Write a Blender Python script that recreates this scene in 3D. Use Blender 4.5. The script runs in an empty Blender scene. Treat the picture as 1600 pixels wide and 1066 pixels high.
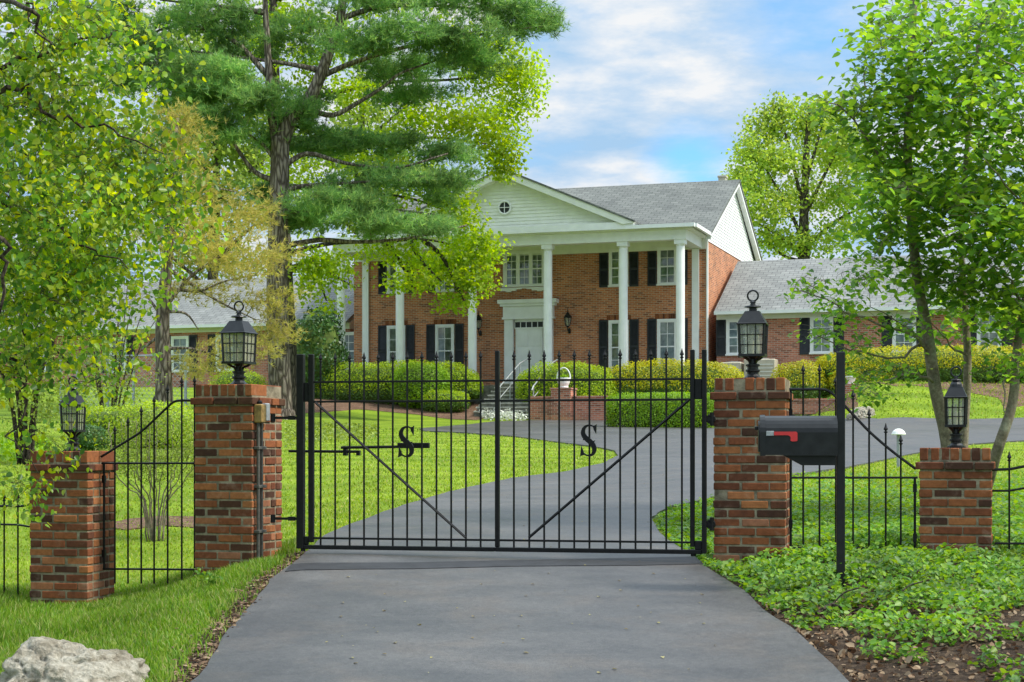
import bpy, math, random
import numpy as np
from mathutils import Vector, Matrix, noise as mnoise
from mathutils.geometry import delaunay_2d_cdt
random.seed(7)
RS = np.random.RandomState(11)
sc = bpy.context.scene
COL = sc.collection
F = 2600.0          # focal length in photograph pixels (1600 wide)
YH = 700.0          # row of the horizon
EYE = 1.7
PI = math.pi

# ------------------------------------------------------------------ helpers
def W(px, py, D):
    return Vector(((px - 800) / F * D, D, EYE + (YH - py) / F * D))

def tag(o, label=None, cat=None, group=None, kind=None):
    if label: o['label'] = label
    if cat: o['category'] = cat
    if group: o['group'] = group
    if kind: o['kind'] = kind
    return o

def empty(name, loc, rz=0.0):
    o = bpy.data.objects.new(name, None)
    o.empty_display_size = 0.2
    COL.objects.link(o)
    o.location = loc
    o.rotation_euler = (0, 0, rz)
    return o

def link(name, me, m, parent=None):
    o = bpy.data.objects.new(name, me)
    COL.objects.link(o)
    for mm in (m if isinstance(m, (list, tuple)) else [m]):
        me.materials.append(mm)
    if parent: o.parent = parent
    return o

class MB:
    def __init__(s): s.v = []; s.f = []; s.mi = []
    def add(s, vs, fs, mi=0):
        n = len(s.v)
        s.v += [tuple(p) for p in vs]
        s.f += [tuple(i + n for i in f) for f in fs]
        s.mi += [mi] * len(fs)
        return s
    def box(s, x0, x1, y0, y1, z0, z1, mi=0, M=None):
        vs = [(x0,y0,z0),(x1,y0,z0),(x1,y1,z0),(x0,y1,z0),(x0,y0,z1),(x1,y0,z1),(x1,y1,z1),(x0,y1,z1)]
        if M is not None: vs = [M @ Vector(p) for p in vs]
        return s.add(vs, [(0,3,2,1),(4,5,6,7),(0,1,5,4),(1,2,6,5),(2,3,7,6),(3,0,4,7)], mi)
    def bbox(s, x0, x1, y0, y1, z0, z1, b=0.01, mi=0):
        # box with chamfered upright edges and chamfered top and bottom
        a = [(x0+b,y0),(x1-b,y0),(x1,y0+b),(x1,y1-b),(x1-b,y1),(x0+b,y1),(x0,y1-b),(x0,y0+b)]
        cx, cy = (x0+x1)/2, (y0+y1)/2
        def sh(p):
            return (p[0] + (b if p[0] < cx else -b), p[1] + (b if p[1] < cy else -b))
        vs = [(*sh(p), z0) for p in a] + [(*p, z0+b) for p in a] + [(*p, z1-b) for p in a] + [(*sh(p), z1) for p in a]
        fs = [tuple(range(7, -1, -1)), tuple(range(24, 32))]
        for r in range(3):
            for i in range(8):
                j = (i+1) % 8
                fs.append((r*8+i, r*8+j, r*8+8+j, r*8+8+i))
        return s.add(vs, fs, mi)
    def prism(s, poly, axis, a0, a1, mi=0):
        # poly: list of 2-D points; axis 'x': poly=(y,z); 'y': poly=(x,z); 'z': poly=(x,y)
        def pt(p, a):
            return {'x': (a, p[0], p[1]), 'y': (p[0], a, p[1]), 'z': (p[0], p[1], a)}[axis]
        n = len(poly)
        vs = [pt(p, a0) for p in poly] + [pt(p, a1) for p in poly]
        fs = [tuple(range(n-1, -1, -1)), tuple(range(n, 2*n))]
        fs += [(i, (i+1) % n, n+(i+1) % n, n+i) for i in range(n)]
        return s.add(vs, fs, mi)
    def lathe(s, prof, c=(0,0,0), n=12, mi=0, sx=1.0, sy=1.0):
        vs = []; fs = []
        for r, z in prof:
            for i in range(n):
                a = 2*PI*i/n
                vs.append((c[0]+r*math.cos(a)*sx, c[1]+r*math.sin(a)*sy, c[2]+z))
        for k in range(len(prof)-1):
            for i in range(n):
                j = (i+1) % n
                fs.append((k*n+i, k*n+j, k*n+n+j, k*n+n+i))
        fs.append(tuple(range(n-1, -1, -1)))
        fs.append(tuple((len(prof)-1)*n+i for i in range(n)))
        return s.add(vs, fs, mi)
    def sqlathe(s, prof, c=(0,0,0), mi=0):
        vs = []; fs = []
        for h, z in prof:
            for a, b in ((-1,-1),(1,-1),(1,1),(-1,1)):
                vs.append((c[0]+a*h, c[1]+b*h, c[2]+z))
        for k in range(len(prof)-1):
            for i in range(4):
                j = (i+1) % 4
                fs.append((k*4+i, k*4+j, k*4+4+j, k*4+4+i))
        fs.append((3,2,1,0)); m = (len(prof)-1)*4
        fs.append((m,m+1,m+2,m+3))
        return s.add(vs, fs, mi)
    def tube(s, pts, rad, n=8, mi=0):
        pts = [Vector(p) for p in pts]
        if not isinstance(rad, (list, tuple, np.ndarray)): rad = [rad]*len(pts)
        vs = []; fs = []
        u = None
        for i, p in enumerate(pts):
            d = (pts[min(i+1, len(pts)-1)] - pts[max(i-1, 0)])
            if d.length < 1e-9: d = Vector((0,0,1))
            d.normalize()
            if u is None:
                u = d.orthogonal().normalized()
            else:
                u = u - d*u.dot(d)
                u = u.normalized() if u.length > 1e-6 else d.orthogonal().normalized()
            w = d.cross(u)
            for k in range(n):
                a = 2*PI*k/n + PI/n
                vs.append(p + (u*math.cos(a) + w*math.sin(a))*rad[i])
        m = len(pts)
        for r in range(m-1):
            for k in range(n):
                j = (k+1) % n
                fs.append((r*n+k, r*n+j, r*n+n+j, r*n+n+k))
        fs.append(tuple(range(n-1, -1, -1)))
        fs.append(tuple((m-1)*n+k for k in range(n)))
        return s.add(vs, fs, mi)
    def torus(s, c, R, r, axis='y', n=20, m=8, mi=0):
        pts = []
        for i in range(n):
            a = 2*PI*i/n
            for k in range(m):
                b = 2*PI*k/m
                q = R + r*math.cos(b)
                if axis == 'y': pts.append((c[0]+q*math.cos(a), c[1]+r*math.sin(b), c[2]+q*math.sin(a)))
                else: pts.append((c[0]+q*math.cos(a), c[1]+q*math.sin(a), c[2]+r*math.sin(b)))
        fs = []
        for i in range(n):
            for k in range(m):
                i2 = (i+1) % n; k2 = (k+1) % m
                fs.append((i*m+k, i2*m+k, i2*m+k2, i*m+k2))
        return s.add(pts, fs, mi)
    def build(s, name, m, parent=None, smooth=False, off=None):
        me = bpy.data.meshes.new(name)
        v = s.v
        if off is not None: v = [(p[0]-off[0], p[1]-off[1], p[2]-off[2]) for p in v]
        me.from_pydata(v, [], s.f)
        me.update()
        if any(s.mi): me.polygons.foreach_set('material_index', s.mi)
        if smooth: me.polygons.foreach_set('use_smooth', [True]*len(me.polygons))
        o = link(name, me, m, parent)
        if off is not None: o.location = off
        return o

def np_mesh(name, V, faces, m, parent=None, smooth=False, colour=None):
    """V: (n,3); faces: (k, c) int array of equal-sized faces."""
    me = bpy.data.meshes.new(name)
    k, c = faces.shape
    me.vertices.add(len(V)); me.vertices.foreach_set('co', np.ascontiguousarray(V, dtype=np.float32).ravel())
    me.loops.add(k*c); me.loops.foreach_set('vertex_index', np.ascontiguousarray(faces, dtype=np.int32).ravel())
    me.polygons.add(k); me.polygons.foreach_set('loop_start', np.arange(0, k*c, c, dtype=np.int32))
    me.update(calc_edges=True)
    if smooth: me.polygons.foreach_set('use_smooth', np.ones(k, dtype=bool))
    return link(name, me, m, parent)

def catmull(pts, k=4):
    pts = [Vector(p) for p in pts]
    if len(pts) < 3: 
        return [pts[0].lerp(pts[-1], i/k) for i in range(k+1)]
    out = []
    P = [pts[0]*2-pts[1]] + pts + [pts[-1]*2-pts[-2]]
    for i in range(1, len(P)-2):
        a, b, c, d = P[i-1], P[i], P[i+1], P[i+2]
        for j in range(k):
            t = j/k
            out.append(0.5*((2*b) + (c-a)*t + (2*a-5*b+4*c-d)*t*t + (3*b-a-3*c+d)*t*t*t))
    out.append(pts[-1])
    return out

class Frame:
    """A local frame: x along a wall (right end nearer the camera by phi), y away from the camera."""
    def __init__(s, x, y, z, phi):
        s.x, s.y, s.z, s.phi = x, y, z, phi
        s.c, s.s = math.cos(phi), math.sin(phi)
    def U(s, px, v=0.0):
        k = (px-800)/F
        return (k*s.y + k*v*s.c - s.x - v*s.s)/(s.c + k*s.s)
    def Z(s, px, py, v=0.0):
        u = s.U(px, v)
        return EYE + (YH-py)/F*(s.y - u*s.s + v*s.c) - s.z
    def w(s, u, v, z=0.0):
        return Vector((s.x + u*s.c + v*s.s, s.y - u*s.s + v*s.c, s.z + z))
    def empty(s, name, u=0, v=0, z=0):
        return empty(name, s.w(u, v, z), -s.phi)

# ------------------------------------------------------------------ ground
_prD = np.array([-80,-10,0,4,8.3,12.8,57,66,76,120,400,2000], float)
_prZ = np.array([-2.6,-2.15,-1.75,-1.5,-1.2,-.84,.93,2.35,2.9,3.3,4,4], float)
_fy = np.arange(-80, 2000, 0.25); _fz = np.interp(_fy, _prD, _prZ)
_k = np.exp(-0.5*(np.arange(-12, 13)*0.25/1.0)**2); _k /= _k.sum()
_fz = np.convolve(np.pad(_fz, 12, mode='edge'), _k, mode='valid')
def sst(t):
    t = np.clip(t, 0, 1); return t*t*(3-2*t)
def gz(x, y):
    x = np.asarray(x, float); y = np.asarray(y, float)
    z = np.interp(y, _fy, _fz)
    z = z - 0.42*sst((-x-1.45)/2.0)*(1-sst((y-13.6)/13))*sst((y-3)/5)
    z = z + 0.10*sst((x-1.5)/1.2)*(1-sst((y-18)/14))*sst((y-6)/5)
    z = z + 0.30*sst((-x-3.0)/6)*sst((y-34)/14)*(1-sst((y-58)/8))
    z = z + 1.3*sst((y-48.5)/8.5)*sst((x-9.6)/2.6)*(1-sst((y-70)/20))
    return z + EYE
def gzf(x, y): return float(gz(x, y))
_D = np.arange(3, 140, 0.01)
def hit(px, py):
    """where the sight line through a photograph pixel meets the ground"""
    x = (px-800)/F*_D
    z = EYE + (YH-py)/F*_D
    i = np.argmax(z <= gz(x, _D))
    if i == 0: i = len(_D)-1
    return (x[i], _D[i])

def inside(poly, X, Y):
    n = len(poly); r = np.zeros(X.shape, bool)
    for i in range(n):
        x1, y1 = poly[i]; x2, y2 = poly[(i+1) % n]
        if y1 == y2: continue
        c = ((y1 > Y) != (y2 > Y)) & (X < (x2-x1)*(Y-y1)/(y2-y1)+x1)
        r ^= c
    return r

def sheet(name, poly, off, m, step=0.4, wob=0.0, skirt=0.05, seed=0):
    """a sheet lying on the ground inside a plan outline"""
    rr = random.Random(seed)
    b = []
    for i in range(len(poly)):
        p = Vector(poly[i]); q = Vector(poly[(i+1) % len(poly)])
        L = (q-p).length; n = max(1, min(60, int(L/(step*0.6))))
        for j in range(n):
            t = p.lerp(q, j/n)
            if wob:
                nn = mnoise.noise(Vector((t.x*1.7, t.y*1.7, seed)))*wob + mnoise.noise(Vector((t.x*7, t.y*7, seed)))*wob*0.5
                d = (q-p).normalized(); t = t + Vector((-d.y, d.x))*nn
            b.append(t)
    bx = [p.x for p in b]; by = [p.y for p in b]
    xs = np.arange(min(bx)+step*.5, max(bx), step); ys = []
    y = min(by)+step*.5
    while y < max(by):
        ys.append(y); y += step*(1 if y < 30 else 2)
    X, Y = np.meshgrid(xs, np.array(ys) if ys else np.array([by[0]]))
    ins = inside([(p.x, p.y) for p in b], X, Y)
    pts = list(b); B = np.array([(p.x, p.y) for p in b])
    for x, y in zip(X[ins], Y[ins]):
        if np.min((B[:,0]-x)**2+(B[:,1]-y)**2) > (step*.35)**2: pts.append(Vector((x, y)))
    nb = len(b)
    r = delaunay_2d_cdt(pts, [(i, (i+1) % nb) for i in range(nb)], [], 1, 1e-5)
    v2, fs = r[0], r[2]
    A = np.array([(p.x, p.y) for p in v2])
    Z = gz(A[:,0], A[:,1]) + off
    mb = MB()
    V = [(A[i,0], A[i,1], Z[i]) for i in range(len(A))]
    mb.add(V, [tuple(f) for f in fs])
    if skirt:
        for i in range(nb):
            p, q = b[i], b[(i+1) % nb]
            zp, zq = gzf(p.x, p.y), gzf(q.x, q.y)
            mb.add([(p.x,p.y,zp+off),(q.x,q.y,zq+off),(q.x,q.y,zq-skirt),(p.x,p.y,zp-skirt)], [(0,1,2,3)])
    o = mb.build(name, m)
    me = o.data
    import bmesh
    bm = bmesh.new(); bm.from_mesh(me); bmesh.ops.remove_doubles(bm, verts=bm.verts, dist=1e-4)
    bmesh.ops.recalc_face_normals(bm, faces=bm.faces)
    bm.to_mesh(me); bm.free()
    return o

# ------------------------------------------------------------------ materials
def newmat(name):
    m = bpy.data.materials.new(name); m.use_nodes = True
    nt = m.node_tree; nt.nodes.clear()
    out = nt.nodes.new('ShaderNodeOutputMaterial')
    return m, nt, out
def N(nt, typ, **kw):
    n = nt.nodes.new(typ)
    for k, v in kw.items():
        if k.startswith('in_'):
            key = k[3:]; key = int(key) if key.isdigit() else key.replace('_', ' ')
            n.inputs[key].default_value = v
        else: setattr(n, k, v)
    return n
def L(nt, a, b): nt.links.new(a, b)
def col(c): return (c[0], c[1], c[2], 1.0)
def ramp(nt, fac, stops):
    r = N(nt, 'ShaderNodeValToRGB'); e = r.color_ramp.elements
    e[0].position, e[0].color = stops[0][0], col(stops[0][1])
    e[1].position, e[1].color = stops[-1][0], col(stops[-1][1])
    for p, c in stops[1:-1]:
        x = e.new(p); x.color = col(c)
    L(nt, fac, r.inputs[0]); return r.outputs[0]
def mixc(nt, fac, a, b, mode='MIX'):
    n = N(nt, 'ShaderNodeMix', data_type='RGBA', blend_type=mode)
    for s, v in ((0, fac), (6, a), (7, b)):
        if hasattr(v, 'is_output'): L(nt, v, n.inputs[s])
        else: n.inputs[s].default_value = v if s == 0 else col(v)
    return n.outputs[2]
def noise(nt, scale, vec=None, detail=4, rough=.55):
    n = N(nt, 'ShaderNodeTexNoise'); n.inputs['Scale'].default_value = scale
    n.inputs['Detail'].default_value = detail; n.inputs['Roughness'].default_value = rough
    if vec is not None: L(nt, vec, n.inputs['Vector'])
    return n.outputs[0]
def objco(nt): return N(nt, 'ShaderNodeTexCoord').outputs['Object']
def mathn(nt, op, a, b=None):
    n = N(nt, 'ShaderNodeMath', operation=op)
    for i, v in enumerate((a, b)):
        if v is None: continue
        if hasattr(v, 'is_output'): L(nt, v, n.inputs[i])
        else: n.inputs[i].default_value = v
    return n.outputs[0]
def principled(nt, out, base, rough=.6, spec=.4, metal=0, height=None, bump=.3, dist=.01):
    p = N(nt, 'ShaderNodeBsdfPrincipled')
    if hasattr(base, 'is_output'): L(nt, base, p.inputs['Base Color'])
    else: p.inputs['Base Color'].default_value = col(base)
    if hasattr(rough, 'is_output'): L(nt, rough, p.inputs['Roughness'])
    else: p.inputs['Roughness'].default_value = rough
    p.inputs['Specular IOR Level'].default_value = spec
    p.inputs['Metallic'].default_value = metal
    if height is not None:
        b = N(nt, 'ShaderNodeBump'); b.inputs['Strength'].default_value = bump; b.inputs['Distance'].default_value = dist
        L(nt, height, b.inputs['Height']); L(nt, b.outputs[0], p.inputs['Normal'])
    L(nt, p.outputs[0], out.inputs[0])
    return p

def m_plain(name, c, rough=.6, var=.12, scale=6, spec=.4, metal=0, bump=.15, dist=.004):
    m, nt, out = newmat(name); co = objco(nt)
    n = noise(nt, scale, co, 6)
    a = [x*(1-var*2) for x in c]; b = [min(1, x*(1+var)) for x in c]
    base = ramp(nt, n, [(.3, a), (.7, b)])
    principled(nt, out, base, rough, spec, metal, noise(nt, scale*9, co, 3), bump, dist)
    return m

def m_leaf(name, cols, trans=.45, rough=.45, patch=1.5, tint=(.55,1.25), spec=.35):
    """leaves: every leaf its own shade, larger noise for lighter and darker sprays, light passing through"""
    m, nt, out = newmat(name)
    g = N(nt, 'ShaderNodeNewGeometry')
    n = len(cols)
    c1 = ramp(nt, g.outputs['Random Per Island'], [(i/(n-1), c) for i, c in enumerate(cols)])
    nz = noise(nt, patch, objco(nt), 3)
    v = N(nt, 'ShaderNodeMapRange'); L(nt, nz, v.inputs[0])
    v.inputs[1].default_value, v.inputs[2].default_value = .3, .7
    v.inputs[3].default_value, v.inputs[4].default_value = tint
    h = N(nt, 'ShaderNodeHueSaturation'); L(nt, c1, h.inputs['Color']); L(nt, v.outputs[0], h.inputs['Value'])
    p = N(nt, 'ShaderNodeBsdfPrincipled'); L(nt, h.outputs[0], p.inputs['Base Color'])
    p.inputs['Roughness'].default_value = rough; p.inputs['Specular IOR Level'].default_value = spec
    t = N(nt, 'ShaderNodeBsdfTranslucent')
    tc = N(nt, 'ShaderNodeHueSaturation'); L(nt, h.outputs[0], tc.inputs['Color']); tc.inputs['Value'].default_value = 1.5
    tc.inputs['Hue'].default_value = .485; tc.inputs['Saturation'].default_value = 1.1
    L(nt, tc.outputs[0], t.inputs[0])
    mx = N(nt, 'ShaderNodeMixShader'); mx.inputs[0].default_value = trans
    L(nt, p.outputs[0], mx.inputs[1]); L(nt, t.outputs[0], mx.inputs[2]); L(nt, mx.outputs[0], out.inputs[0])
    return m

def wallvec(nt, sx=1.0):
    co = objco(nt); s = N(nt, 'ShaderNodeSeparateXYZ'); L(nt, co, s.inputs[0])
    a = mathn(nt, 'ADD', s.outputs[0], s.outputs[1])
    c = N(nt, 'ShaderNodeCombineXYZ'); L(nt, a, c.inputs[0]); L(nt, s.outputs[2], c.inputs[1])
    return c.outputs[0], co

def m_brickwall(name, c1, c2, mortar, dark=(.17,.065,.04)):
    m, nt, out = newmat(name); vec, co = wallvec(nt)
    b = N(nt, 'ShaderNodeTexBrick'); L(nt, vec, b.inputs['Vector'])
    b.inputs['Color1'].default_value = col(c1); b.inputs['Color2'].default_value = col(c2)
    b.inputs['Mortar'].default_value = col(mortar)
    b.inputs['Scale'].default_value = 1; b.inputs['Mortar Size'].default_value = .009
    b.inputs['Brick Width'].default_value = .213; b.inputs['Row Height'].default_value = .0685
    b.inputs['Bias'].default_value = -.1
    # a second lattice on the same grid picks out the dark, over-burnt bricks
    b2 = N(nt, 'ShaderNodeTexBrick'); L(nt, vec, b2.inputs['Vector'])
    b2.inputs['Color1'].default_value = (0,0,0,1); b2.inputs['Color2'].default_value = (1,1,1,1); b2.inputs['Mortar'].default_value = (0,0,0,1)
    b2.inputs['Scale'].default_value = 1; b2.inputs['Mortar Size'].default_value = .009
    b2.inputs['Brick Width'].default_value = .213; b2.inputs['Row Height'].default_value = .0685
    b2.inputs['Bias'].default_value = -.05
    f = ramp(nt, b2.outputs[0], [(.74, (0,0,0)), (.86, (.6,.6,.6))])
    base = mixc(nt, f, b.outputs[0], dark)
    nz = ramp(nt, noise(nt, 1.1, co, 5), [(.3, (.75,.74,.72)), (.7, (1.15,1.12,1.1))])
    base = mixc(nt, 1.0, base, nz, 'MULTIPLY')
    principled(nt, out, base, .85, .2, 0, b.outputs[1], -.5, .01)
    return m

def m_pillarbrick(name):
    m, nt, out = newmat(name)
    g = N(nt, 'ShaderNodeNewGeometry'); co = objco(nt)
    c = ramp(nt, g.outputs['Random Per Island'], [(0,(.055,.025,.015)),(.12,(.085,.034,.018)),(.28,(.14,.046,.021)),(.50,(.20,.064,.025)),
                                                  (.70,(.26,.09,.032)),(.87,(.34,.13,.045)),(1,(.28,.12,.065))])
    nz = noise(nt, 28, co, 6, .65)
    c = mixc(nt, 1.0, c, ramp(nt, nz, [(.25,(.68,.66,.64)),(.75,(1.3,1.27,1.25))]), 'MULTIPLY')
    st = ramp(nt, noise(nt, 7, co, 5, .6), [(.58,(0,0,0)),(.75,(.42,.42,.42))])
    c = mixc(nt, st, c, (.30,.22,.16))
    dk = ramp(nt, noise(nt, 4.3, co, 6, .7), [(.55,(0,0,0)),(.8,(.5,.5,.5))])
    c = mixc(nt, dk, c, (.05,.035,.025))
    ms = ramp(nt, noise(nt, 3.1, co, 7, .75), [(.56,(0,0,0)),(.72,(.5,.5,.5))])
    c = mixc(nt, ms, c, (.10,.085,.035))
    principled(nt, out, c, .86, .25, 0, nz, .55, .006)
    return m

def m_shingle(name, a, b):
    m, nt, out = newmat(name); co = objco(nt)
    s = N(nt, 'ShaderNodeSeparateXYZ'); L(nt, co, s.inputs[0])
    c = N(nt, 'ShaderNodeCombineXYZ'); L(nt, s.outputs[0], c.inputs[0])
    L(nt, mathn(nt, 'MULTIPLY', s.outputs[2], 2.0), c.inputs[1])
    br = N(nt, 'ShaderNodeTexBrick'); L(nt, c.outputs[0], br.inputs['Vector'])
    br.inputs['Color1'].default_value = col(a); br.inputs['Color2'].default_value = col(b)
    br.inputs['Mortar'].default_value = col([x*.5 for x in a])
    br.inputs['Scale'].default_value = 1; br.inputs['Mortar Size'].default_value = .012
    br.inputs['Brick Width'].default_value = .34; br.inputs['Row Height'].default_value = .21
    nz = ramp(nt, noise(nt, .8, co, 6, .6), [(.3,(.8,.8,.8)),(.7,(1.12,1.12,1.1))])
    base = mixc(nt, 1.0, br.outputs[0], nz, 'MULTIPLY')
    fine = ramp(nt, noise(nt, 30, co, 3), [(.3,(.85,.85,.85)),(.7,(1.15,1.15,1.15))])
    base = mixc(nt, 1.0, base, fine, 'MULTIPLY')
    principled(nt, out, base, .9, .2, 0, br.outputs[1], -.6, .02)
    return m

def m_bark(name, a, b, sc_=9, stretch=.22, bump=1.0, dist=.03):
    m, nt, out = newmat(name); co = objco(nt)
    mp = N(nt, 'ShaderNodeMapping'); L(nt, co, mp.inputs[0]); mp.inputs['Scale'].default_value = (1,1,stretch)
    wv = N(nt, 'ShaderNodeMix', data_type='VECTOR'); wv.inputs[0].default_value = .06
    nn = N(nt, 'ShaderNodeTexNoise'); nn.inputs['Scale'].default_value = sc_*.6; L(nt, mp.outputs[0], nn.inputs['Vector'])
    L(nt, mp.outputs[0], wv.inputs[4]); L(nt, nn.outputs[1], wv.inputs[5])
    v = N(nt, 'ShaderNodeTexVoronoi', feature='DISTANCE_TO_EDGE'); v.inputs['Scale'].default_value = sc_; L(nt, wv.outputs[1], v.inputs['Vector'])
    n2 = noise(nt, sc_*2.5, mp.outputs[0], 6, .7)
    h = mathn(nt, 'ADD', mathn(nt, 'MULTIPLY', mathn(nt, 'MINIMUM', v.outputs[0], .3), 2.2), mathn(nt, 'MULTIPLY', n2, .5))
    base = ramp(nt, h, [(.18, [x*.55 for x in a]), (.38, a), (.8, b)])
    base = mixc(nt, 1.0, base, ramp(nt, noise(nt, 2.3, co, 4), [(.3,(.7,.7,.7)),(.7,(1.2,1.2,1.2))]), 'MULTIPLY')
    principled(nt, out, base, .9, .2, 0, h, bump, dist)
    return m

def m_asphalt(name):
    m, nt, out = newmat(name); co = objco(nt)
    big = noise(nt, .55, co, 6, .6)
    mp = N(nt, 'ShaderNodeMapping'); L(nt, co, mp.inputs[0]); mp.inputs['Scale'].default_value = (.8,1.3,1)
    streak = noise(nt, 2.3, mp.outputs[0], 5, .6)
    base = ramp(nt, big, [(.3,(.042,.041,.040)),(.7,(.084,.081,.077))])
    base = mixc(nt, 1.0, base, ramp(nt, streak, [(.3,(.72,.73,.75)),(.72,(1.25,1.23,1.2))]), 'MULTIPLY')
    brown = ramp(nt, noise(nt, 1.9, co, 6, .65), [(.50,(0,0,0)),(.70,(.6,.6,.6))])
    base = mixc(nt, brown, base, (.098,.080,.064))
    mid = noise(nt, 24, co, 5, .75)
    base = mixc(nt, 1.0, base, ramp(nt, mid, [(.3,(.72,.72,.73)),(.7,(1.26,1.26,1.25))]), 'MULTIPLY')
    grit = noise(nt, 110, co, 3, .7)
    base = mixc(nt, 1.0, base, ramp(nt, grit, [(.3,(.6,.6,.6)),(.7,(1.4,1.4,1.4))]), 'MULTIPLY')
    spk = N(nt, 'ShaderNodeTexVoronoi'); spk.inputs['Scale'].default_value = 26; L(nt, co, spk.inputs['Vector'])
    sp = ramp(nt, spk.outputs[0], [(.05,(.5,.5,.5)),(.10,(0,0,0))])
    base = mixc(nt, sp, base, (.22,.21,.19))
    rough = ramp(nt, big, [(.3,(.42,.42,.42)),(.7,(.62,.62,.62))])
    principled(nt, out, base, rough, .5, 0, grit, .35, .004)
    return m

def m_lawn(name):
    m, nt, out = newmat(name); co = objco(nt)
    s = N(nt, 'ShaderNodeSeparateXYZ'); L(nt, co, s.inputs[0])
    fine = noise(nt, 22, co, 6, .7)
    base = ramp(nt, fine, [(.25,(.12,.19,.014)),(.5,(.19,.285,.018)),(.75,(.27,.37,.028))])
    big = ramp(nt, noise(nt, .5, co, 5, .6), [(.3,(.62,.70,.68)),(.7,(1.18,1.1,1.0))])
    base = mixc(nt, 1.0, base, big, 'MULTIPLY')
    yl = ramp(nt, noise(nt, 1.6, co, 5, .6), [(.55,(0,0,0)),(.8,(.4,.4,.4))])
    base = mixc(nt, yl, base, (.22,.26,.045))
    # mowing passes
    t = mathn(nt, 'ADD', mathn(nt, 'MULTIPLY', s.outputs[0], .30), mathn(nt, 'MULTIPLY', s.outputs[1], 1.0))
    w = mathn(nt, 'SINE', mathn(nt, 'MULTIPLY', t, 4.0))
    st = ramp(nt, mathn(nt, 'ADD', mathn(nt, 'MULTIPLY', w, .5), .5), [(.2,(.82,.85,.8)),(.8,(1.12,1.1,1.12))])
    base = mixc(nt, 1.0, base, st, 'MULTIPLY')
    principled(nt, out, base, .9, .15, 0, fine, .9, .04)
    return m

def m_mulch(name, a, b, c):
    m, nt, out = newmat(name); co = objco(nt)
    v = N(nt, 'ShaderNodeTexVoronoi'); v.inputs['Scale'].default_value = 26; L(nt, co, v.inputs['Vector'])
    base = ramp(nt, v.outputs[1], [(0, a), (.5, b), (1, c)])
    base = mixc(nt, 1.0, base, ramp(nt, noise(nt, 2.2, co, 5), [(.3,(.65,.65,.65)),(.7,(1.2,1.2,1.2))]), 'MULTIPLY')
    principled(nt, out, base, .95, .15, 0, noise(nt, 40, co, 5, .7), 1.0, .03)
    return m

def m_glass(name, tint=(.9,.95,.95), refl=.5):
    m, nt, out = newmat(name)
    t = N(nt, 'ShaderNodeBsdfTransparent'); t.inputs[0].default_value = col(tint)
    g = N(nt, 'ShaderNodeBsdfGlossy'); g.inputs['Roughness'].default_value = .02
    fr = N(nt, 'ShaderNodeFresnel'); fr.inputs[0].default_value = 1.5
    f = mathn(nt, 'MULTIPLY', fr.outputs[0], 2*refl)
    f = mathn(nt, 'ADD', f, .06)
    mx = N(nt, 'ShaderNodeMixShader'); L(nt, f, mx.inputs[0]); L(nt, t.outputs[0], mx.inputs[1]); L(nt, g.outputs[0], mx.inputs[2])
    L(nt, mx.outputs[0], out.inputs[0])
    return m

def m_curtain(name):
    m, nt, out = newmat(name); co = objco(nt)
    n = noise(nt, 2.2, co, 4)
    base = ramp(nt, n, [(.35,(.10,.14,.09)),(.55,(.3,.36,.28)),(.7,(.5,.54,.5))])
    principled(nt, out, base, .8, .2)
    return m

M = {}
M['iron'] = m_plain('black_iron', (.007,.007,.0072), .45, .25, 30, .22, 0, .2, .001)
M['lamp_iron'] = m_plain('lamp_black', (.009,.0095,.0095), .36, .3, 22, .35, 0, .25, .001)
M['mailbox'] = m_plain('mailbox_black', (.008,.009,.009), .36, .35, 14, .35, 0, .2, .001)
M['red'] = m_plain('flag_red', (.55,.03,.03), .45, .1, 20)
M['grey_metal'] = m_plain('grey_metal', (.33,.35,.35), .5, .15, 20, .5, .3)
M['galv'] = m_plain('galvanised', (.42,.45,.47), .45, .12, 12, .5, .4)
M['brass'] = m_plain('tan_box', (.30,.19,.06), .5, .25, 25)
M['conduit'] = m_plain('grey_conduit', (.085,.08,.065), .6, .2, 30)
M['pillar'] = m_pillarbrick('pillar_brick')
M['mortar'] = m_plain('old_mortar', (.27,.23,.155), .95, .3, 14, .1, 0, .8, .006)
M['brick'] = m_brickwall('house_brick', (.54,.195,.078), (.33,.098,.042), (.46,.37,.27))
M['brick_pink'] = m_brickwall('garden_wall_brick', (.54,.20,.12), (.35,.11,.065), (.47,.38,.31))
M['white'] = m_plain('white_paint', (.80,.81,.79), .5, .04, 3, .35, 0, .08, .003)
M['cream'] = m_plain('cream_paint', (.77,.78,.71), .55, .05, 3, .3, 0, .08, .003)
M['shutter'] = m_plain('charcoal_shutter', (.022,.025,.030), .5, .2, 8)
M['shingle'] = m_shingle('grey_shingle', (.135,.142,.132), (.18,.187,.172))
M['shingle_pale'] = m_shingle('pale_grey_shingle', (.19,.197,.19), (.245,.25,.24))
M['glass'] = m_glass('window_glass')
def m_frost(name):
    m, nt, out = newmat(name)
    t = N(nt, 'ShaderNodeBsdfTransparent'); t.inputs[0].default_value = (.93,.95,.88,1)
    p = N(nt, 'ShaderNodeBsdfPrincipled'); p.inputs['Base Color'].default_value = (.42,.43,.35,1); p.inputs['Roughness'].default_value = .12
    f = ramp(nt, noise(nt, 14, objco(nt), 4), [(.3,(.28,.28,.28)),(.7,(.55,.55,.55))])
    mx = N(nt, 'ShaderNodeMixShader'); L(nt, f, mx.inputs[0]); L(nt, t.outputs[0], mx.inputs[1]); L(nt, p.outputs[0], mx.inputs[2]); L(nt, mx.outputs[0], out.inputs[0])
    return m
M['lampglass'] = m_frost('lamp_glass')
M['curtain'] = m_curtain('curtain_cloth')
M['candle'] = m_plain('candle_cream', (.62,.58,.42), .5, .05)
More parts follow.
